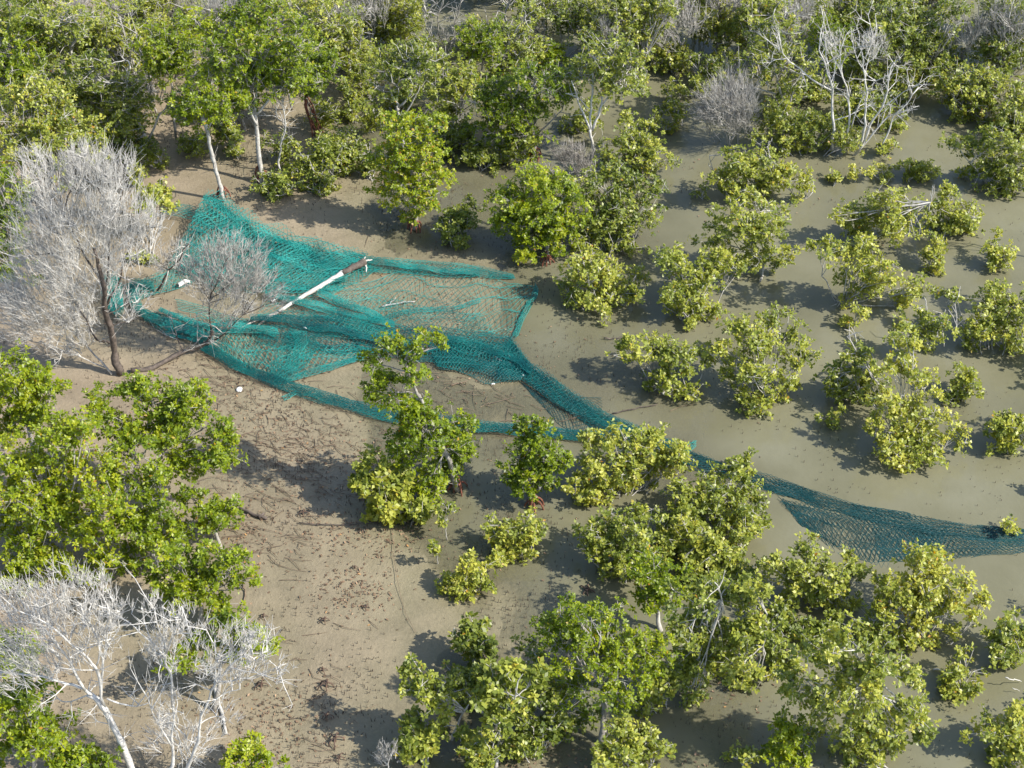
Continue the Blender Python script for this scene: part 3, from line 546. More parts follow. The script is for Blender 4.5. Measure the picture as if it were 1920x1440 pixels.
plant('A', (905, 1475), "885,1415,24 920,1405,24 905,1440,26", "silvery shrub cut by the bottom edge below the pale forked trunk", G4, tint=.0)
plant('A', (1185, 1470), "1162,1368,26 1210,1388,30 1172,1418,34 1232,1412,26 1130,1430,26", "light green rounded shrub cut by the bottom edge below the soft mangrove", G4, tint=.06)
# near left bank
plant('R', (70, 900), "28,688,42 75,702,28 30,742,44 90,748,34 20,800,40 60,790,30", "bright mangrove at the left edge just below the dark trunk", G4, tint=.10, dens=1.05)
plant('R', (270, 985), "200,772,40 250,732,34 300,748,38 358,742,34 310,808,42 378,798,38 402,858,38 340,868,40 260,805,36 420,830,22 330,768,30", "vivid green mangrove bulging over the brown leaf litter", G4, tint=.08, dens=1.1)
plant('R', (130, 1080), "110,812,48 170,872,46 80,880,50 28,930,44 30,860,40 122,940,44 200,938,44 150,800,30 10,990,44 90,1000,46 180,1008,42 60,950,40 40,1050,36 115,1060,34 175,1070,28 20,1100,30", "largest yellow-green mangrove spreading along the left edge", G4, tint=.13, dens=1.0, yellow=.03)
plant('R', (300, 1080), "250,852,42 282,920,36 245,990,36 230,905,34 300,965,26 250,1040,30 220,985,30 300,1015,28 330,1000,24 215,1060,26", "darker green mangrove tucked between two bright ones on the left bank", G4, tint=-.04, dens=.9)
plant('R', (420, 1040), "360,925,26 392,962,32 430,970,26 352,985,26 440,950,16", "low mangrove spray reaching past the dark ground branch", G4, tint=.03, dens=.8)
plant('R', (385, 1195), "322,1050,30 372,1045,34 430,1068,34 468,1075,18 332,1108,34 390,1108,38 420,1140,26 290,1090,26 345,1075,26 450,1100,18", "bright mangrove with a branch reaching over the mud, above the white bare trees", G4, tint=.07, dens=1.05)
plant('R', (400, 1335), "342,1238,32 380,1215,28 438,1180,30 478,1190,26 502,1212,20 440,1225,22", "green mangrove seen through the twigs of the near bare tree", G4, tint=.04, dens=.9)
plant('R', (40, 1330), "30,1208,36 10,1240,30 55,1235,24", "small green mangrove behind the white bare tree at the left edge", G4, tint=.02)
plant('R', (80, 1490), "62,1318,40 90,1360,34 30,1290,34 70,1405,40 20,1390,44 110,1420,30 15,1340,36", "green mangrove in the bottom left corner", G4, tint=.04)
plant('R', (165, 1500), "150,1420,30 180,1440,28 130,1440,26", "low green mangrove at the bottom edge beside the white leaning trunk", G4, tint=.0)
plant('R', (465, 1490), "460,1408,30 440,1430,26 485,1428,22 535,1438,12", "bright clump at the bottom edge beside the bare tree's split stems", G4, tint=.08)
# --- bare and dead ones on the left
plant('D', (215, 700), "130,545,36 200,530,32 70,500,38 255,560,24 150,600,28 240,600,20 170,330,48 110,350,46 220,340,44 75,420,46 140,410,52 200,400,48 255,400,40 110,480,46 180,470,48 240,460,38 60,320,36 290,420,26 40,470,36 150,300,30", "huge grey bare shrub on a black forked trunk by the net", G3, dens=.30, twig='bark_white',
      limbs=["226,700 220,660 208,610 198,570 190,530 175,470:.085,.035", "218,655 200,640 188,645 178,630 160,590 120,540:.04,.018", "200,575 225,530 235,480 255,430:.035,.015", "190,530 150,470 120,400:.03,.015", "195,560 205,480 215,400:.03,.015"], name='bare_tree', cat='tree', bark='bark_dark')
plant('D', (195, 700), "60,560,44 100,600,36 20,540,40 130,560,36 40,610,34 150,620,26 90,520,34 10,590,34 120,650,24", "grey brushy shrub fanning toward the left edge beside the black trunk", G3, dens=.34, twig='bark_white', limbs=["210,702 165,655 120,600 75,560:.03,.014", "200,690 150,670 105,650 60,640:.02,.01", "165,655 140,600 130,540:.02,.01"])
plant('A', (270, 500), "256,332,22 288,360,24 275,395,20 305,385,18 310,350,16", "yellow-green leafy branches behind the huge grey bare shrub", G3, tint=.14)
plant('D', (400, 655), "430,470,34 400,500,38 450,510,38 480,540,34 420,550,36 380,540,30 470,480,28 510,560,24 360,510,26 440,580,28 500,520,22", "fine grey twig shrub growing up through the net", G3, dens=.36, limbs=["245,695 290,688 340,665 385,648 398,620:.06,.03", "397,622 392,590 396,560:.03,.014", "385,648 420,630 455,590:.025,.012", "345,662 330,630 320,600:.02,.01"], bark='bark_dark', twig='bark_pale')
plant('D', (330, 560), "305,500,22 345,470,22", "small dark snag crossed by net at the edge of the huge grey shrub", G3, dens=.4, limbs=["295,545 318,510 340,480 350,455:.03,.014", "318,510 300,490:.014,.008"], bark='bark_dark')
plant('D', (255, 1460), "60,1130,46 110,1110,42 160,1120,40 30,1180,44 90,1180,44 150,1170,40 200,1140,34 20,1250,40 200,1200,30 60,1240,36 110,1230,34 190,1090,26 0,1120,36", "white bare tree on a leaning white trunk at the near left", G4, dens=.38,
      limbs=["258,1460 228,1390 200,1330 170,1300:.06,.042", "196,1325 185,1265 172,1235 120,1190 60,1150:.035,.012", "190,1300 198,1250 180,1190 150,1130:.03,.012", "172,1302 140,1285 80,1270 0,1262 -40,1270:.036,.014", "160,1295 130,1230 90,1180 20,1160:.03,.012", "180,1250 195,1190 205,1140:.02,.01", "200,1310 250,1325 275,1320:.018,.008", "175,1300 120,1320 100,1300:.016,.008"], name='bare_tree', cat='tree', bark='bark_white', twig='bark_white')
plant('D', (345, 1470), "305,1190,34 350,1180,34 300,1240,30 420,1210,36 460,1180,34 490,1220,30 520,1260,24 400,1250,30 440,1270,26 330,1330,34 370,1390,32 300,1380,34 420,1340,26 290,1140,22 330,1150,22 350,1440,28 470,1250,24", "white bare tree with split stems at the bottom edge, twigs over the mud", G4, dens=.36,
      limbs=["312,1470 322,1400 330,1340 315,1260 308,1220 295,1150:.04,.014", "312,1225 330,1180 345,1140:.02,.008", "310,1230 275,1195 245,1170:.02,.008", "345,1470 365,1400 375,1340 400,1280 440,1235 500,1220:.04,.012", "400,1280 470,1270 540,1245:.02,.008", "405,1275 405,1240 400,1200:.018,.008", "375,1340 420,1300 450,1290:.016,.008", "322,1400 290,1340 270,1300:.018,.008"], name='bare_tree', cat='tree', bark='bark_white', twig='bark_white')
plant('D', (725, 1445), "715,1415,18 735,1410,16", "small pale brush tuft at the bottom edge of the mud", G4, dens=.9)
# --- more of the rear thicket
plant('R', (425, 70), "380,8,34 428,2,36 470,14,30 405,38,26", "bright mangrove crown at the top edge above the broad flat-topped one", G1, tint=.05)
plant('A', (800, 130), "790,88,22 812,108,20 775,104,20", "low shrub in front of the wavy grey dead tree", G1, tint=.0)
plant('A', (935, 112), "928,72,22 950,88,20 915,92,16", "green shrub beside the small yellowing one near the top edge", G1, tint=.0)
plant('A', (1782, 150), "1768,98,28 1748,138,26 1792,122,24", "dark shrub at the foot of the forked grey dead tree", G1, tint=-.12)
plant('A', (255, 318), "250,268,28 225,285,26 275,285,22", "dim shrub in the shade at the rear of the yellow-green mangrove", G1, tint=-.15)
plant('R', (40, 580), "12,345,36 18,400,36 8,452,36 32,505,28 -10,500,34", "green mangrove at the left edge behind the huge grey bare shrub", G1, tint=-.04)
plant('A', (695, 340), "690,285,22 702,310,20 682,312,16", "greyish shrub just behind the yellowing upright mangrove", G1, tint=-.08, dens=.8)
plant('A', (120, 330), "130,170,30 145,215,30 110,140,28 60,165,26", "dark mangrove wedged behind the yellow-green one at the left", G1, tint=-.14, name='mangrove_tree', cat='tree')
plant('R', (460, 250), "430,178,24 455,200,22 470,185,20", "dark green mangrove tuft between the two pale trunks", G1, tint=-.10)
plant('A', (400, 130), "370,30,30 350,5,30 395,85,28", "grey-green mangrove behind the broad flat-topped crown", G1, tint=-.02, dens=.8, name='mangrove_tree', cat='tree')
plant('A', (1425, 150), "1415,20,30 1450,10,30 1400,45,22", "pale-leaved mangrove beside the hooked top of the S-shaped limb", G1, tint=.02, name='mangrove_tree', cat='tree')
plant('A', (1650, 165), "1600,95,26 1632,130,26 1610,140,22", "small green mangrove seen through the white dead tree's limbs", G1, tint=.0, name='mangrove_tree', cat='tree')
plant('A', (1345, 175), "1300,118,22 1335,138,22 1360,120,22", "ragged low mangrove behind the grey brushwood fan", G1, tint=-.04)
rt = np.random.default_rng(4)
tag(plant('A', (960, -60), [(x + rt.uniform(-40, 40), rt.uniform(-190, -80), rt.uniform(34, 46)) for x in np.linspace(-160, 2080, 44)], "unbroken mangrove thicket continuing beyond the rear", scatter=True, depth=9, dens=.6, name='mangrove_thicket', cat='thicket'), None, kind='stuff')
tag(plant('A', (2060, 700), [(rt.uniform(1985, 2080), y, rt.uniform(28, 38)) for y in (120, 300, 480, 655, 705, 905, 1060, 1120, 1150, 1330)], "low mangrove scrub continuing past the water's edge", scatter=True, depth=.5, dens=.8, name='mangrove_scrub', cat='scrub'), None, kind='stuff')
# --- neighbours of the same growth, copied whole and turned
def find(start):
    for o in bpy.data.objects:
        if o.parent is None and str(o.get("label", "")).startswith(start): return o
def again(start, base, rot, sc, label):
    src = find(start); B = on_z(*base); B[2] = float(height(B[0], B[1])) - .02
    r = src.copy(); C.objects.link(r); r.location = tuple(B); r.rotation_euler = (0, 0, rot); r.scale = (sc, sc, sc); r["label"] = label; r["group"] = G1
    for ch in list(src.children):
        c = ch.copy(); C.objects.link(c); c.parent = r
S1, S2, S3, S4, S5 = "pale yellow-green mangrove with a fan", "green mangrove mixed with grey twigs", "many-stemmed green mangrove", "yellow-green mangrove with a pale crown", "leafy mangrove at the top edge between"
for a in [
    (S2, (70, 225), 1.0, .95, "mangrove crown between the left dome and the top left corner"),
    (S3, (195, 160), 2.2, 1.0, "mangrove crown behind the dark gap at upper left"),
    (S5, (120, 95), .7, 1.0, "rearmost mangrove of the top left corner"),
    (S1, (285, 175), 3.0, .9, "thick mangrove behind the forked pale trunk"),
    (S4, (355, 120), 1.5, .9, "mangrove hidden behind the green one mixed with grey twigs"),
    (S5, (345, 45), 4.0, .9, "mangrove at the top edge beside the bare grey twig tangle"),
    (S3, (470, 75), 5.0, 1.0, "mangrove at the top edge behind the broad flat-topped crown"),
    (S2, (545, 215), 2.7, .75, "small mangrove behind the bundle of rusty prop roots"),
    (S4, (560, 50), .4, .9, "mangrove at the top edge beside the pale one with fanned stems"),
    (S5, (655, 45), 1.1, .9, "mangrove crown at the top edge above the fan of grey stems"),
    (S1, (745, 95), 2.0, .8, "mangrove below the curling dead branches"),
    (S3, (705, 190), .9, .7, "short mangrove behind the sparse forked pale trunk"),
    (S2, (900, 190), 5.5, .75, "short mangrove behind the dense red-rooted crown"),
    (S5, (990, 60), 3.3, .9, "mangrove behind the grey twiggy one with the slanting limb"),
    (S4, (1085, 130), 4.4, .8, "mangrove standing behind the white-barked fork"),
    (S3, (1150, 95), 1.9, .9, "mangrove at the rear above the white-barked fork"),
    (S1, (1235, 70), 5.1, .85, "mangrove at the top edge behind the twisted grey dead tree"),
    (S5, (1310, 70), 2.5, .8, "mangrove beside the twisted grey dead tree, toward the S-shaped limb"),
    (S3, (1430, 110), 3.6, .9, "mangrove behind the white elbowed branch"),
    (S4, (1500, 75), .2, .95, "mangrove at the top edge above the grey-limbed one"),
    (S2, (1540, 190), 4.6, .8, "mangrove directly behind the white dead tree's trunks"),
    (S1, (1600, 75), 1.3, .9, "mangrove at the top edge above the antler-like limbs"),
    (S3, (1660, 50), 2.9, .95, "mangrove at the rear of the glossy dark mass"),
    (S5, (1770, 75), .9, 1.0, "mangrove at the top edge above the forked grey dead tree"),
    (S4, (1835, 60), 3.9, .95, "mangrove at the top edge beside the corner mangrove"),
    (S3, (1905, 130), 5.6, .9, "mangrove at the right edge under the corner one"),
    ("wavy grey dead tree", (520, 130), 1.0, .9, "pale dead stems among the crowns behind the rusty prop roots"),
    ("bare grey forked", (165, 120), 2.0, 1.0, "bare grey stems rising in the dark gap at upper left"),
    ("wavy grey dead tree", (1020, 85), 3.0, .9, "pale dead stems beside the grey twiggy mangrove at top centre"),
    ("bare grey forked", (1150, 150), 4.0, .9, "bare grey forks behind the white-barked fork"),
    ("bare grey forked", (1480, 130), 1.0, 1.0, "bare grey forks behind the white elbowed branch"),
    ("wavy grey dead tree", (1560, 90), 5.0, 1.0, "pale dead stems above the white dead tree"),
    ("bare grey forked", (640, 120), 5.0, .8, "bare grey forks in the pale fan-stemmed mangrove"),
    (S5, (965, 12), 1.7, 1.1, "added mangrove half out of frame, shading the black gap at top centre from beside it"),  # copies from here on added at the frame's edge to shade the gap
    (S3, (1045, 8), .5, 1.1, "added shade mangrove half out of frame above the bare upright limbs"),
    (S1, (900, -15), 2.4, 1.1, "added mangrove out of frame shading the black gap at top centre"),
    (S2, (845, -35), 3.4, 1.2, "added rearmost mangrove out of frame, shading the black gap at top centre"),
]: again(*a)
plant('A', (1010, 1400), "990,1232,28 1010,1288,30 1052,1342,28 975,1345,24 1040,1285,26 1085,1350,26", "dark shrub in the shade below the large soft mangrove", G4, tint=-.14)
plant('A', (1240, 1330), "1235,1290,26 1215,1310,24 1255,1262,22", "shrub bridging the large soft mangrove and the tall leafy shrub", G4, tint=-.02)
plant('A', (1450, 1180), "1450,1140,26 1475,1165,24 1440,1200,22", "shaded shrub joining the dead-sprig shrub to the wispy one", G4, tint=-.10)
# --- thin undergrowth of the rear, copied whole and turned
N1, N2, N3, N4 = "narrow shrub beside the drooping", "slim sapling with glossy", "small leafy stem with a red-brown", "greyish shrub just behind"
for a in [
    (N1, (250, 262), 1.0, 1.0, "thin undergrowth shrub below the forked pale trunk's crown"), (N2, (312, 318), 2.0, 1.0, "sapling in the shade between forked trunk and lone red-rooted trunk"),
    (N1, (350, 285), 4.0, .8, "undergrowth shrub right behind the lone red-rooted trunk"), (N2, (450, 300), .6, 1.2, "sapling between the lone trunk and the rust-rooted grey trunk"),
    (N4, (552, 300), 1.6, 1.0, "undergrowth shrub behind the leafy drooping-tuft shrub"), (N1, (625, 222), 2.9, .9, "undergrowth shrub beside the rusty prop-root bundle"),
    (N3, (690, 245), 3.3, 1.2, "leafy stem on open mud behind the greyish shrub"), (N2, (725, 215), 5.0, 1.2, "sapling behind the top of the yellowing upright mangrove"),
    (N1, (835, 300), .3, 1.0, "undergrowth shrub between the yellowing mangrove and the low dim shrub"), (N4, (880, 262), 2.5, 1.0, "shaded shrub below the many-stemmed green mangrove"),
    (N2, (940, 300), 3.9, 1.1, "sapling at the shaded side of the dense red-rooted mangrove"), (N1, (1065, 250), 5.2, .9, "undergrowth shrub beside the dense red-rooted mangrove's pale limb"),
    (N3, (1290, 235), 1.2, 1.2, "leafy stem in water beside the thin halfway shrub"), (N4, (1430, 215), 4.2, 1.0, "shrub behind the low spreading one at the white dead tree"),
    (N1, (405, 210), 3.0, 1.0, "undergrowth shrub behind the broad flat-topped mangrove's trunk"), (N3, (570, 345), 2.0, 1.0, "leafy stem beside the small round shrub"),
]: again(*a)
plant('A', (1640, 1210), "1640,1160,24 1612,1182,22 1662,1188,20", "pinkish yellow-green shrub joining the wispy and the brightest yellow shrubs", G4, tint=.12)
plant('A', (1545, 1210), "1560,1172,24 1530,1190,24 1505,1180,20", "leafy shrub behind the biggest spreading one", G4, tint=0)
plant('A', (1265, 1030), "1240,1000,28 1262,1030,28 1235,1045,22", "shrub filling the middle of the near water clump", G4, tint=.02)
plant('A', (1470, 1260), "1462,1215,24 1480,1245,22 1450,1250,18", "low shrub between dead-sprig shrub and biggest spreading one", G4, tint=-.06)
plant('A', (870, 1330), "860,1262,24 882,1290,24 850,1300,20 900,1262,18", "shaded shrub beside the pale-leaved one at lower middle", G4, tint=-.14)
plant('A', (1700, 1445), "1640,1415,20 1600,1420,20", "low shrub at the foot of the biggest spreading one", G4, tint=-.04)
plant('A', (1330, 1100), "1290,1080,24 1340,1085,24 1390,1075,22", "shrub closing the near clump below the yellow-tinged one", G4, tint=-.05)
plant('A', (1640, 240), "1640,192,26 1602,182,24 1662,216,20 1580,212,22 1625,222,20", "leafy shrub tangled in the lower limbs of the white dead tree", G1, tint=.03)
plant('A', (1530, 190), "1520,150,24 1545,175,22 1500,178,20", "leafy shrub behind the longest slanting limb of the white dead tree", G1, tint=.02)
for a in [
    ("wavy grey dead tree", (1090, 75), 1.2, 1.4, "tall pale dead stems at the top edge behind the white-barked fork"), ("wavy grey dead tree", (1195, 105), 4.1, 1.3, "pale dead stems before the leafy top-edge mangrove beside the twisted dead tree"),
    ("bare grey forked", (1345, 100), 2.2, 1.2, "bare grey forks beneath the pale yellow top-edge mangrove"), ("wavy grey dead tree", (1455, 150), 5.3, 1.3, "pale dead stems beside the white elbowed branch"),
    ("bare grey forked", (705, 120), .8, 1.2, "bare grey forks between fanned stems and curling dead branches"), ("wavy grey dead tree", (290, 230), 2.8, 1.3, "pale dead stems in front of the thick mangrove behind the forked trunk"),
    ("bare grey forked", (1875, 160), 3.3, 1.2, "bare grey forks below the top right corner mangrove"), ("wavy grey dead tree", (955, 120), .3, 1.2, "pale dead stems beside the slanting pale limb at top centre"),
    ("bare grey forked", (420, 150), 5.6, 1.2, "bare grey forks above the lone red-rooted mangrove's crown"),
]: again(*a)
# ------------------------------------------------------------------ stranded fishing net: knotted cords, sheet by sheet
def resample(P, n):
    P = np.asarray(P); s = np.concatenate([[0], np.cumsum(np.linalg.norm(np.diff(P[:, :3], axis=0), axis=1))])
    t = np.linspace(0, s[-1], n); return np.stack([np.interp(t, s, P[:, k]) for k in range(P.shape[1])], 1), s[-1]
def wavy(rng, n, f, a):
    K = [(rng.normal(0, f, 2), rng.uniform(0, 6.28), rng.uniform(.4, 1) * a) for _ in range(n)]
    return lambda x, y: sum(q * np.sin(k[0] * x + k[1] * y + p) for k, p, q in K)
NET = []
def net_sheet(A, B, along=.05, across=.05, nv=None, layers=1, r=.0042, lift=.02, zamp=.03, wob=.05, pleat=.5, seed=1, name="net_sheet", wet=False, hole=0., zA=None, zB=None, matn=None, sink=0.):
    rng = np.random.default_rng(seed); mb = MB()
    def pl(S, Z):
        pts = parse(S); Z = Z or [0] * len(pts)
        return np.array([np.append(on_z(p[0], p[1], z), z) for p, z in zip(pts, Z)])
    A3, B3 = pl(A, zA), pl(B, zB)
    _, la = resample(A3, 5); _, lb = resample(B3, 5)
    for ly in range(layers):
        nu = max(4, int(max(la, lb) / (along * 1.15))) + ly
        a, _ = resample(A3, nu); b, _ = resample(B3, nu)
        wid = np.linalg.norm(a[:, :2] - b[:, :2], axis=1).mean()
        n_v = (nv or max(3, int(wid / (across * 1.12)))) + 1
        v = np.linspace(0, 1, n_v); u = np.linspace(0, 1, nu)
        U, V = np.meshgrid(u * max(la, lb), v, indexing='ij')
        f1 = wavy(rng, 5, 1.6, .5); f2 = wavy(rng, 5, 5.0, .5)
        Vw = V + pleat * .09 * np.sin(V * 3.1416) * (f1(U, V * wid * 2.5) + .6 * f2(U, V * wid * 2))
        Vw = Vw + pleat * .045 * np.sin(2 * math.pi * (V * 4 + .35 * f1(U, V)))
        e0 = .10 * wavy(rng, 4, 3.5, .6)(u * max(la, lb), 0 * u); e1 = .10 * wavy(rng, 4, 3.5, .6)(u * max(la, lb), 0 * u)
        Vw = e0[:, None] + Vw * (1 + e1 - e0)[:, None]
        P = a[:, None] * (1 - Vw[..., None]) + b[:, None] * Vw[..., None]
        x, y, z0 = P[..., 0], P[..., 1], P[..., 3]
        g1 = wavy(rng, 6, 3.0, .4); g2 = wavy(rng, 6, 9.0, .3)
        x = x + wob * .5 * g1(x * 1.3, y) + wob * .3 * g2(x, y); y = y + wob * .5 * g1(y + 9, x) + wob * .3 * g2(y, x + 4)
        x = x + rng.normal(0, .004, x.shape); y = y + rng.normal(0, .004, y.shape)
        z = np.maximum(height(x, y), -.012 if not wet else -.03) + lift + 1.5 * zamp * (.6 + .5 * g1(x + 3, y * 1.7) + .35 * g2(x * .7, y)) + .012 * ly + z0
        z = np.maximum(z, np.maximum(height(x, y) + .006, np.where(g1(x * .8 + 2, y * 1.1) + .5 * g2(x, y) + sink * (2 * V - 1) > .45, -.007, .005) if wet else .004))
        Q = np.stack([x, y, z], -1)
        i, j = np.meshgrid(np.arange(nu - 1), np.arange(n_v), indexing='ij'); ev = (i + j) % 2 == 0
        i, j = i[ev], j[ev]; S0, S1 = [], []
        for dj in (1, -1):
            ok = (j + dj >= 0) & (j + dj < n_v); S0.append(Q[i[ok], j[ok]]); S1.append(Q[i[ok] + 1, j[ok] + dj])
        S0, S1 = np.concatenate(S0), np.concatenate(S1)
        if hole > 0:
            hk = wavy(rng, 6, 2.2, .6); keep = hk(S0[:, 0], S0[:, 1]) < (1.1 - 1.6 * hole); S0, S1 = S0[keep], S1[keep]
        # the cord overshoots a little at each knot
        mb.segs(S0, S1, r * .88, r * .88, 3)
        # selvedge cords along both long edges
        for e in (0, n_v - 1):
            if ly == 0: mb.segs(Q[:-1, e], Q[1:, e], r * 1.25, r * 1.25, 3)
    o = mb.build(name, matn or ("net_wet" if wet else "net_cord"), NET_ROOT)
    o.matrix_parent_inverse = NET_ROOT.matrix_world.inverted()
    return o
nb = on_z(640, 600)
NET_ROOT = empty("fishing_net", (0, 0, 0))
tag(NET_ROOT, "torn teal green fishing net stranded across the mud and shallow water", "fishing net")
# upper body, hitched on the stub by the red-rooted trunk
net_sheet("388,374 425,393 470,425 540,457 620,472 692,484", "318,508 372,528 430,545 500,558 570,556 640,545", .045, .045, layers=4, pleat=.9, zamp=.07, seed=11, zA=[.30, .22, .12, .05, .03, .02], r=.0050)
net_sheet("384,376 410,386 440,408 470,428", "396,418 410,425 432,432 465,448", .04, .035, layers=3, zamp=.06, seed=12, zA=[.32, .28, .18, .1], zB=[.15, .12, .1, .06])
net_sheet("302,393 350,400 402,412", "306,412 350,420 404,430", .05, nv=8, layers=2, seed=13, lift=.1, name="net_strip")
net_sheet("440,440 540,470 640,484 760,490 860,498 962,518", "470,480 560,500 650,508 760,520 860,524 966,524", .045, .04, layers=2, seed=14, pleat=.7)
net_sheet("600,552 640,530 690,498", "625,560 665,535 720,505", .04, .035, layers=2, seed=15, zamp=.04, name="net_fold")
# thin stretched middle
net_sheet("500,548 640,542 760,516 870,520 972,524 1002,546", "480,600 600,604 720,622 850,634 945,634 958,628", .052, .052, layers=1, seed=16, r=.0040, pleat=.9, zamp=.02)
net_sheet("560,570 680,560 800,575 900,590", "600,608 700,618 820,628 930,632", .05, .05, layers=1, seed=17, r=.0034, pleat=1., hole=.3)
net_sheet("700,600 760,585 850,580 900,565", "705,606 765,592 850,587 900,571", .05, nv=5, layers=1, seed=18, name="net_fold")
net_sheet("1006,536 985,575 960,630", "1010,546 993,580 968,634", .045, nv=6, layers=2, seed=19, zamp=.03, name="net_strand")
# dense lower band
net_sheet("440,604 540,596 640,604 740,624 860,632 957,634", "500,652 580,660 680,664 780,676 880,690 985,690", .04, .04, layers=2, seed=20, r=.0046, matn='net_wet', pleat=.8, zamp=.045)
net_sheet("560,600 640,606 740,626", "580,632 660,640 760,650", .04, .04, layers=2, seed=21, pleat=.8, zamp=.05)
net_sheet("800,650 880,640 960,636 992,682", "820,690 880,706 930,712 978,714", .036, .036, layers=3, seed=22, matn='net_wet', pleat=.7, zamp=.04, r=.0045)
# lower left loops
net_sheet("250,590 330,600 420,606 510,626 600,650 700,660", "320,640 400,655 450,688 530,716 620,696 705,670", .05, .05, layers=2, r=.0048, seed=23, pleat=1., hole=.15, zamp=.03)
net_sheet("540,626 570,640 600,660", "500,712 520,716 560,712", .045, .045, layers=2, seed=24, pleat=.9)
net_sheet("545,625 552,650 535,690 512,716", "572,628 575,655 560,695 535,720", .04, nv=9, layers=2, seed=25, name="net_fold", zamp=.05)
net_sheet("540,712 620,690 700,664", "535,720 622,700 706,672", .045, nv=6, layers=2, seed=26, name="net_strand")
net_sheet("290,540 245,538 234,560 248,590 285,616 340,636 392,654", "292,556 262,556 256,570 268,588 305,606 350,622 398,642", .04, nv=10, layers=3, seed=27, zamp=.06, lift=.05, name="net_fold")
net_sheet("330,572 370,580 430,600 470,606", "335,588 375,598 430,618 468,628", .045, nv=8, layers=1, seed=28, name="net_fold")
net_sheet("235,545 300,520 360,500", "260,570 320,552 380,530", .045, .045, layers=2, seed=29, pleat=1.)
net_sheet("192,545 205,535 228,540", "200,592 218,600 236,588", .035, .035, layers=3, seed=30, zamp=.09, lift=.12, name="net_bundle")
net_sheet("205,570 220,578 232,572", "210,600 222,610 234,596", .03, .03, layers=3, seed=31, zamp=.09, lift=.05, name="net_bundle")
# lower strip
net_sheet("382,652 440,680 520,716 600,740 720,768 860,790 960,800 1050,808 1130,818", "372,662 432,696 510,730 598,762 715,790 855,812 960,820 1050,826 1140,836", .04, nv=12, layers=3, seed=32, matn='net_wet', pleat=.5, zamp=.045, name="net_strip")
# strip running out across the water
net_sheet("957,634 988,682 1060,732 1130,778 1200,806 1290,848", "930,712 978,714 1040,760 1108,800 1188,832 1285,878", .04, nv=15, layers=4, seed=33, matn='net_wet', pleat=.6, zamp=.035, name="net_strip", r=.0044)
net_sheet("1280,845 1350,868 1440,894 1600,944 1740,974 1830,985 1930,992", "1276,874 1350,892 1438,922 1590,968 1730,1002 1830,1012 1930,1016", .04, nv=15, layers=3, seed=34, pleat=.6, zamp=.02, lift=.008, name="net_strip", wet=True, matn="net_sunk", r=.0044)
net_sheet("975,716 1040,762 1110,800 1190,835", "992,735 1040,790 1085,818 1180,850", .045, .045, layers=2, seed=35, r=.0034, matn="net_sunk", wet=True, lift=.006, zamp=.012)
net_sheet("1460,934 1580,966 1740,1000 1930,1016", "1500,982 1572,1040 1680,1058 1930,1034", .036, .036, layers=3, seed=36, r=.0036, sink=.7, wet=True, matn="net_sunk", lift=.004, zamp=.012, pleat=.8)
net_sheet("1640,1000 1720,985 1780,990", "1650,1055 1700,1050 1760,1030", .04, .04, layers=2, seed=37, matn="net_sunk", wet=True, lift=.008, zamp=.016, pleat=.8)
net_sheet("1076,744 1100,742 1126,742", "1082,764 1104,768 1128,772", .035, .035, layers=1, seed=38, r=.003, matn="net_sunk", wet=True, lift=.006, zamp=.01, name="net_scrap")
net_sheet("1272,836 1290,834 1304,828", "1276,848 1292,850 1302,840", .035, nv=5, layers=2, seed=39, name="net_scrap")
net_sheet("528,752 540,748 556,742", "532,758 542,755 556,748", .04, nv=4, layers=1, seed=40, name="net_scrap")
# bunched folds where the sheet was dragged together
for k, (A, B) in enumerate([("400,392 450,425 520,458 600,480", "404,402 452,436 520,468 600,490"), ("420,425 470,470 540,500 620,512", "418,436 466,482 538,512 620,522"),
        ("500,556 560,572 640,590 740,612", "500,566 560,582 640,602 740,624"), ("470,602 540,608 620,622 700,640 780,650", "470,612 540,620 620,634 700,652 780,660"),
        ("600,556 650,575 720,598", "596,566 648,586 720,606"), ("690,492 760,504 840,512 900,516", "690,502 760,514 840,520 900,522"), ("300,590 360,612 430,622 520,628", "300,598 360,622 430,632 520,638"),
        ("560,470 600,500 640,540", "572,468 612,498 652,536"), ("840,640 900,650 960,672 1000,700", "838,650 898,662 956,684 994,710"), ("450,445 430,490 400,530", "464,448 444,494 412,536")]):
    net_sheet(A, B, .035, nv=9, layers=2, seed=60 + k, zamp=.07, lift=.05, pleat=.5, wob=.06, name="net_fold", r=.0046, matn="net_wet" if k in (3, 8) else None)
# ------------------------------------------------------------------ things lying about
def px3(s, z=.03):
    out = []
    for q in parse(s):
        p = on_z(q[0], q[1], 0); zz = q[2] if len(q) > 2 else z
        p = on_z(q[0], q[1], max(float(height(p[0], p[1])), 0) + zz); out.append(p)
    return np.array(out)
def dense(P, k=4, jit=.006, seed=0):
    P = np.asarray(P); t = np.linspace(0, len(P) - 1, (len(P) - 1) * k + 1)
    Q = np.stack([np.interp(t, np.arange(len(P)), P[:, a]) for a in range(3)], 1)
    for _ in range(2):
        if len(Q) > 2: Q[1:-1] = .25 * Q[:-2] + .5 * Q[1:-1] + .25 * Q[2:]
    Q[1:-1] += np.random.default_rng(seed).normal(0, jit, (len(Q) - 2, 3)); return Q
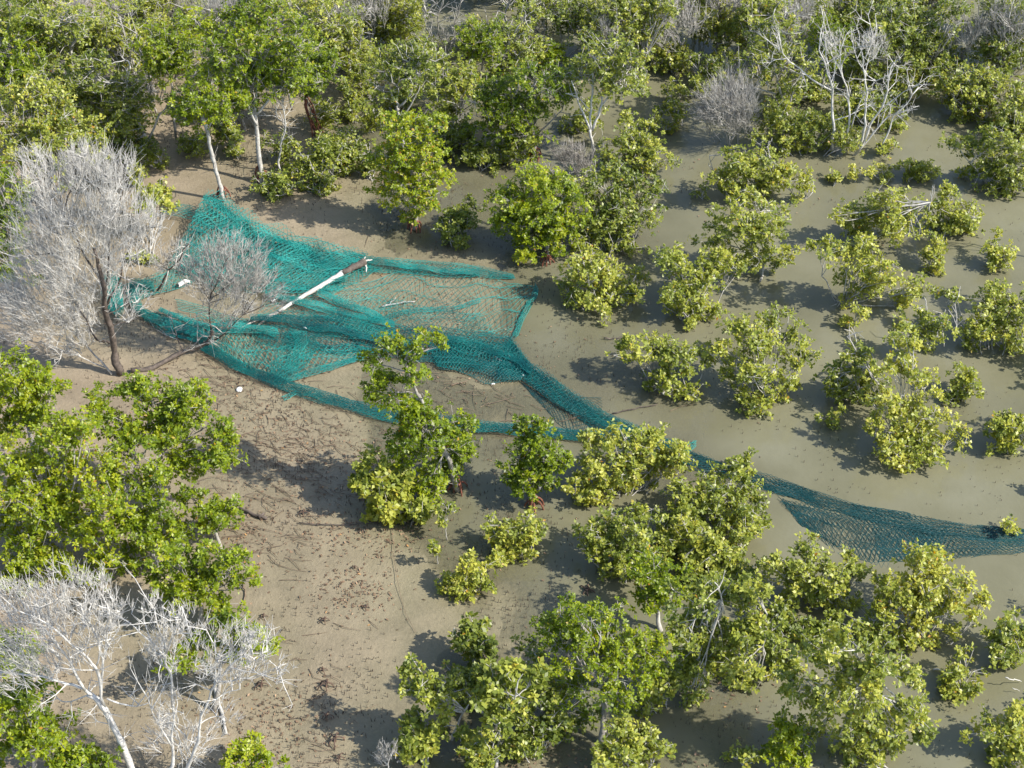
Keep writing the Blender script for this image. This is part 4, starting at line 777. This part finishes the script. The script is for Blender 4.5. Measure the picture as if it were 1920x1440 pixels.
# pale log
lp = px3("522,584,.08 560,560,.10 620,526,.13 648,509,.16")
log = empty("driftwood_log", tuple(lp[0])); tag(log, "long white weathered log lying across the net", "log")
mb = MB(); q = dense(lp, 5, .004, 3); rr_ = np.linspace(.030, .056, len(q)) * (1 + .08 * np.sin(np.arange(len(q)) * 1.9)); mb.tube(q, rr_, 10); mb.build("log_body", "log_white", log, lp[0], True)
q = dense(px3("642,513,.155 662,501,.18 684,490,.20"), 4, .008, 4); mb = MB(); mb.tube(q, np.linspace(.058, .07, len(q)), 10); mb.build("dark_end", "bark_dark", log, lp[0], True)  # upper end piece of the log in a darker bark colour
for k, s in enumerate(["676,494,.22 681,486,.25 686,482,.26", "682,492,.2 690,488,.2 698,487,.18", "684,494,.16 688,502,.12 686,510,.08"]):
    mb = MB(); q = dense(px3(s), 3, .006, 5 + k); mb.tube(q, np.linspace(.022, .010, len(q)), 6); mb.build("root_stub", "log_white", log, lp[0], True)
for k, s in enumerate(["530,580,.08 500,594,.06 465,608,.05 440,622,.05", "525,583,.07 490,604,.05 462,628,.03"]):
    mb = MB(); q = dense(px3(s), 4, .01, 9 + k); mb.tube(q, np.linspace(.026, .012, len(q)), 6); mb.build("broken_branch", "bark_grey", log, lp[0], True)
# sticks and branches
def stick(s, r0, r1, label, matn="bark_brown", forks=(), seed=0, name="fallen_stick", cat="stick"):
    P3 = px3(s); mb = MB(); q = dense(P3, 4, .008, seed); mb.tube(q, np.linspace(r0, r1, len(q)), 6)
    if not forks:
        o = mb.build(name, matn, None, P3[0], True); return tag(o, label, cat)
    root = empty(name, tuple(P3[0])); tag(root, label, cat); mb.build("stem", matn, root, P3[0], True)
    for k, f in enumerate(forks):
        mb = MB(); q = dense(px3(f), 3, .006, seed + k + 1); mb.tube(q, np.linspace(r1 * 1.2, r1 * .6, len(q)), 6); mb.build("side_branch", matn, root, P3[0], True)
    return root
stick("716,575 735,571 760,566 778,565", .02, .01, "forked stick with a pale broken end on the thin net middle", "bark_pale", ["728,572 738,564 742,558,.08"], 1)
stick("930,670 945,682 965,688 985,690", .016, .01, "pale antler-shaped branch lying on the net corner", "bark_pale", ["950,684 948,668,.08 944,658,.1", "955,686 957,672,.08 952,662,.1", "948,682 938,676,.05 928,668,.06"], 2, name="fallen_branch", cat="branch")
stick("990,684 1005,694 1020,708", .012, .012, "thin pale stick at the rim of the net below the antler branch", "bark_pale", seed=3)
stick("1132,634 1150,635 1166,631", .015, .008, "short dark stick floating by the spreading shrub", "bark_dark", seed=4)
stick("1148,775 1190,766 1232,758", .012, .008, "long thin dark pole lying in water past the net scrap", "bark_dark", seed=5)
stick("448,952 475,966 500,972", .022, .03, "dark branch jutting over its own shadow on the mud", "bark_dark", ["485,970 496,962,.06"], 6, name="fallen_branch", cat="branch")
stick("560,980 620,985 680,980 720,978", .01, .006, "long dark twig on the mud by the large-leaved shrub", "bark_dark", seed=7)
stick("1328,882 1345,884 1362,880", .01, .007, "curved pale twig resting on the strip of net in the water", "bark_pale", seed=8)
stick("735,990 738,1040 745,1090 760,1150 780,1185", .004, .003, "very long thin cord-like root running down the flat", "bark_brown", seed=9, name="ground_root", cat="root")
stick("845,722 860,718 876,714", .014, .008, "short brown stick on bare mud beside the tall leaning mangrove", "bark_brown", ["862,718 872,724"], 10)
stick("402,1290 412,1320 424,1375", .03, .022, "grey cut stump pole beside the bare tree's split stems", "bark_pale", seed=11, name="dead_pole", cat="pole")
stick("650,625 670,640 676,660", .01, .008, "thin dark twig poking from the dense net band", "bark_dark", seed=12)
stick("610,596 640,600 668,606", .012, .008, "pale twig tangled in the net below the log", "bark_pale", seed=13)
stick("455,1095 462,1110 450,1150", .014, .01, "curved brown root arching at the mud edge under the reaching branch", "bark_brown", seed=14, name="ground_root", cat="root")
stick("1570,566 1585,562,.1 1602,570,.05", .014, .008, "white hooked twig at the water edge of the open shrub", "bark_white", ["1578,564,.08 1570,575,.04"], 15)
stick("1750,1255 1768,1257,.06 1785,1262", .012, .008, "pale twig in water beside the small raised-tuft shrub", "bark_white", seed=16)
stick("1885,1270,.2 1900,1274,.15 1915,1278", .009, .005, "white broken twig at the right edge in shadow", "bark_white", ["1898,1290,.1 1912,1296,.05"], 17)
# stubs of old stilt roots on the near mud
def stub(x, y, s, label, seed):
    B = on_z(x, y); B[2] = float(height(B[0], B[1])); rng = np.random.default_rng(seed)
    root = empty("root_stub", tuple(B)); tag(root, label, "stump", "rusty root stubs on the near mud")
    mb = MB(); mb.tube(bez(B + [0, 0, -.02], B + [0, 0, .06 * s], B + [.03 * s, 0, .13 * s], 5), np.linspace(.03, .014, 5) * s, 6); mb.build("stem", "root_old", root, B, True)
    for k in range(5):
        a = k * 1.256 + rng.uniform(-.3, .3); R_ = rng.uniform(.1, .17) * s
        mb = MB(); mb.tube(bez(B + [0, 0, .09 * s], B + [R_ * math.cos(a), R_ * math.sin(a), .11 * s], B + [R_ * math.cos(a), R_ * math.sin(a), -.02], 5), np.linspace(.014, .009, 5) * s, 5, cap=False); mb.build("prop_root", "root_old", root, B, True)
for k, (x, y, s, l) in enumerate([(608, 1168, .9, "curled dark root stub on the open flat, uppermost of the line"), (686, 1142, .8, "small brown root stub beside the pale litter patch"),
        (605, 1262, .8, "root stub with a yellow leaf stuck on it below the curled one"), (612, 1290, 1.3, "bushy rust-brown root stub in the middle of the line"),
        (612, 1348, 1.0, "root stub half in shade above the lowest of the line"), (628, 1392, 1.4, "largest reddish root stub near the bottom edge"), (636, 1425, 1.0, "lowest root stub, in the shade at the bottom edge"),
        (490, 1290, 1.1, "dark splayed root stub beyond the bare twigs' tips"), (494, 1160, .8, "grey root stub just past the bright reaching branch"), (450, 1030, .8, "dark root stub below the dark ground branch"),
        (568, 968, 1.0, "knotted dark root stub beside the dark ground branch"), (1100, 1108, 1.5, "black twiggy root stub in the dark round shadow"), (665, 1068, .7, "bent twiggy root stub on the bare mud"), (800, 768, 1.0, "dark root stub between the two net strips")]):
    stub(x, y, s * .68, l, 300 + k)
# litter of people
def lathe(prof, sides=14):
    mb = MB(); P3 = np.array([[0, 0, z] for r, z in prof]); a = np.arange(sides) * 2 * math.pi / sides; V = []
    for r, z in prof: V.append(np.stack([r * np.cos(a), r * np.sin(a), np.full(sides, z)], 1))
    k = np.arange(sides); Q = np.concatenate([np.stack([k, (k + 1) % sides, (k + 1) % sides + sides, k + sides], 1) + i * sides for i in range(len(prof) - 1)])
    mb.add(np.concatenate(V), Q); return mb
o = lathe([(.002, 0), (.052, 0), (.058, .008), (.056, .018), (.044, .026), (.024, .030), (.002, .031)]).build("plastic_disc", "white_plastic", None, smooth=True)
p = px3("449,731", .01)[0]; o.location = p; o.rotation_euler = (.25, -.1, 0); tag(o, "round white plastic disc on the mud below the net strip", "litter")
def scrap(x, y, w, l, rot, label, name="white_scrap", cat="litter", z=.04, matn="white_plastic"):
    n = 6; u = np.linspace(-.5, .5, n); X, Y = np.meshgrid(u * l, u * w, indexing='ij'); rng = np.random.default_rng(int(x)); Z = .25 * w * np.sin(X * 6 / l + 1) + .15 * w * np.cos(Y * 5 / w) + rng.normal(0, .02 * w, X.shape)
    edge = 1 - .25 * np.abs(np.sin(np.arange(n) * 1.7))[None, :]; V = np.stack([X * edge, Y, Z], -1).reshape(-1, 3)
    i, j = np.meshgrid(np.arange(n - 1), np.arange(n - 1), indexing='ij'); b = (i * n + j).ravel(); mb = MB(); mb.add(V, np.stack([b, b + n, b + n + 1, b + 1], 1))
    Vb = V - [0, 0, .012]; mb.add(Vb, np.stack([b, b + 1, b + n + 1, b + n], 1))
    o = mb.build(name, matn, None, smooth=True); o.location = px3("%f,%f" % (x, y), z)[0]; o.rotation_euler = (.1, .1, rot); return tag(o, label, cat)
scrap(345, 528, .10, .26, .6, "crumpled white rag caught among net and grey twigs", "white_rag", "rag", .12)
scrap(514, 562, .06, .06, .2, "small round white scrap beside the log's lower end", z=.08)
scrap(835, 635, .025, .08, .1, "small white scrap on the dense net band above the leaning mangrove's top")
scrap(572, 614, .03, .10, -.7, "thin white sliver on the net below the log", z=.08)
scrap(925, 719, .02, .07, .2, "tiny pale scrap at the net's lower rim")
scrap(980, 704, .05, .12, .8, "whitish film stuck to the narrow of the net", "plastic_film", "film", .05)

# ------------------------------------------------------------------ uncountable ground cover
rg = np.random.default_rng(77)
def ground_pts(n, x0, x1, y0, y1):
    px_, py_ = rg.uniform(x0, x1, n), rg.uniform(y0, y1, n)
    d = np.stack([(px_ - 960) / F, CP + (720 - py_) / F * SP, -SP + (720 - py_) / F * CP], 1); t = -CAM_H / d[:, 2]
    P = np.array([[0, 0, CAM_H]]) + d * t[:, None]; P[:, 2] = height(P[:, 0], P[:, 1]); return P, px_, py_
# breathing roots
P, px_, py_ = ground_pts(64000, -60, 1980, 30, 1480)
msk = smooth_noise(P[:, 0] * 2.2, P[:, 1] * 2.2); prob = np.clip(.22 + .62 * msk, .02, 1) * np.where(px_ < 760, 1, np.where(px_ < 1150, .7, .25))
prob *= np.where((px_ < 420) & (py_ > 620), .5, 1)
k = rg.random(len(P)) < prob; P = P[k]; n = len(P)
h = rg.uniform(.02, .075, n); tilt = rg.normal(0, .22, (n, 2)) * h[:, None]
top = P + np.stack([tilt[:, 0], tilt[:, 1], h + np.maximum(-P[:, 2], 0) * .7], 1)
mb = MB(); mb.segs(P - [0, 0, .02], top, .0075, .004, 3); tag(mb.build("breathing_roots", "peg_brown"), "dark peg-like breathing roots dotted over the mud", "roots", kind="stuff")
# fallen leaves
def litter(n, x, y, sx, sy):
    px_, py_ = rg.normal(x, sx, n), rg.normal(y, sy, n); return px_, py_
LX, LY = [], []
for (n, x, y, sx, sy) in [(480, 560, 870, 110, 55), (260, 440, 760, 60, 40), (260, 660, 1110, 40, 28), (260, 690, 1015, 70, 20), (180, 470, 1010, 30, 40), (300, 500, 1350, 70, 60), (350, 800, 620, 120, 60), (160, 1100, 1430, 160, 16), (160, 1380, 1260, 60, 40), (450, 620, 800, 330, 200), (300, 1000, 300, 500, 120)]:
    a, b = litter(n, x, y, sx, sy); LX.append(a); LY.append(b)
LX, LY = np.concatenate(LX), np.concatenate(LY); n = len(LX)
P = np.array([on_z(a, b) for a, b in zip(LX, LY)]); P[:, 2] = np.maximum(height(P[:, 0], P[:, 1]), 0) + .014
an = rg.uniform(0, 6.28, n); d = np.stack([np.cos(an), np.sin(an), rg.normal(0, .15, n)], 1); d = nrm(d); nn = nrm(np.stack([rg.normal(0, .25, n), rg.normal(0, .25, n), np.ones(n)], 1)); nn = nrm(nn - d * (d * nn).sum(1, keepdims=True))
mb = MB(); Lf = rg.uniform(.028, .065, n); mb.leaves(P, d, nn, Lf, Lf * .5, np.clip(rg.beta(1.3, 2.8, n), 0, 1)); tag(mb.build("leaf_litter", "leaf_fallen"), "brown and orange fallen leaves scattered over the mud", "leaves", kind="stuff")
# fine twig litter
X, Y = [], []
for (n, x, y, sx, sy) in [(260, 560, 850, 110, 60), (80, 420, 700, 60, 30), (60, 480, 1000, 60, 40), (40, 560, 1330, 60, 70), (100, 700, 300, 160, 60), (80, 850, 750, 120, 40)]:
    a, b = litter(n, x, y, sx, sy); X.append(a); Y.append(b)
X, Y = np.concatenate(X), np.concatenate(Y); n = len(X); P = np.array([on_z(a, b) for a, b in zip(X, Y)]); P[:, 2] = np.maximum(height(P[:, 0], P[:, 1]), 0) + .012
an = rg.normal(-.35, .5, n); ln = rg.uniform(.1, .5, n); d = np.stack([np.cos(an), np.sin(an), 0 * an], 1) * ln[:, None]
mid = P + d * .5 + rg.normal(0, .03, (n, 3)) * [1, 1, 0] + [0, 0, .015]
mb = MB(); mb.segs(P, mid, .006, .005); mb.segs(mid, P + d, .005, .003); tag(mb.build("twig_litter", "bark_brown"), "thin dark twigs strewn over the brown mud", "twigs", kind="stuff")
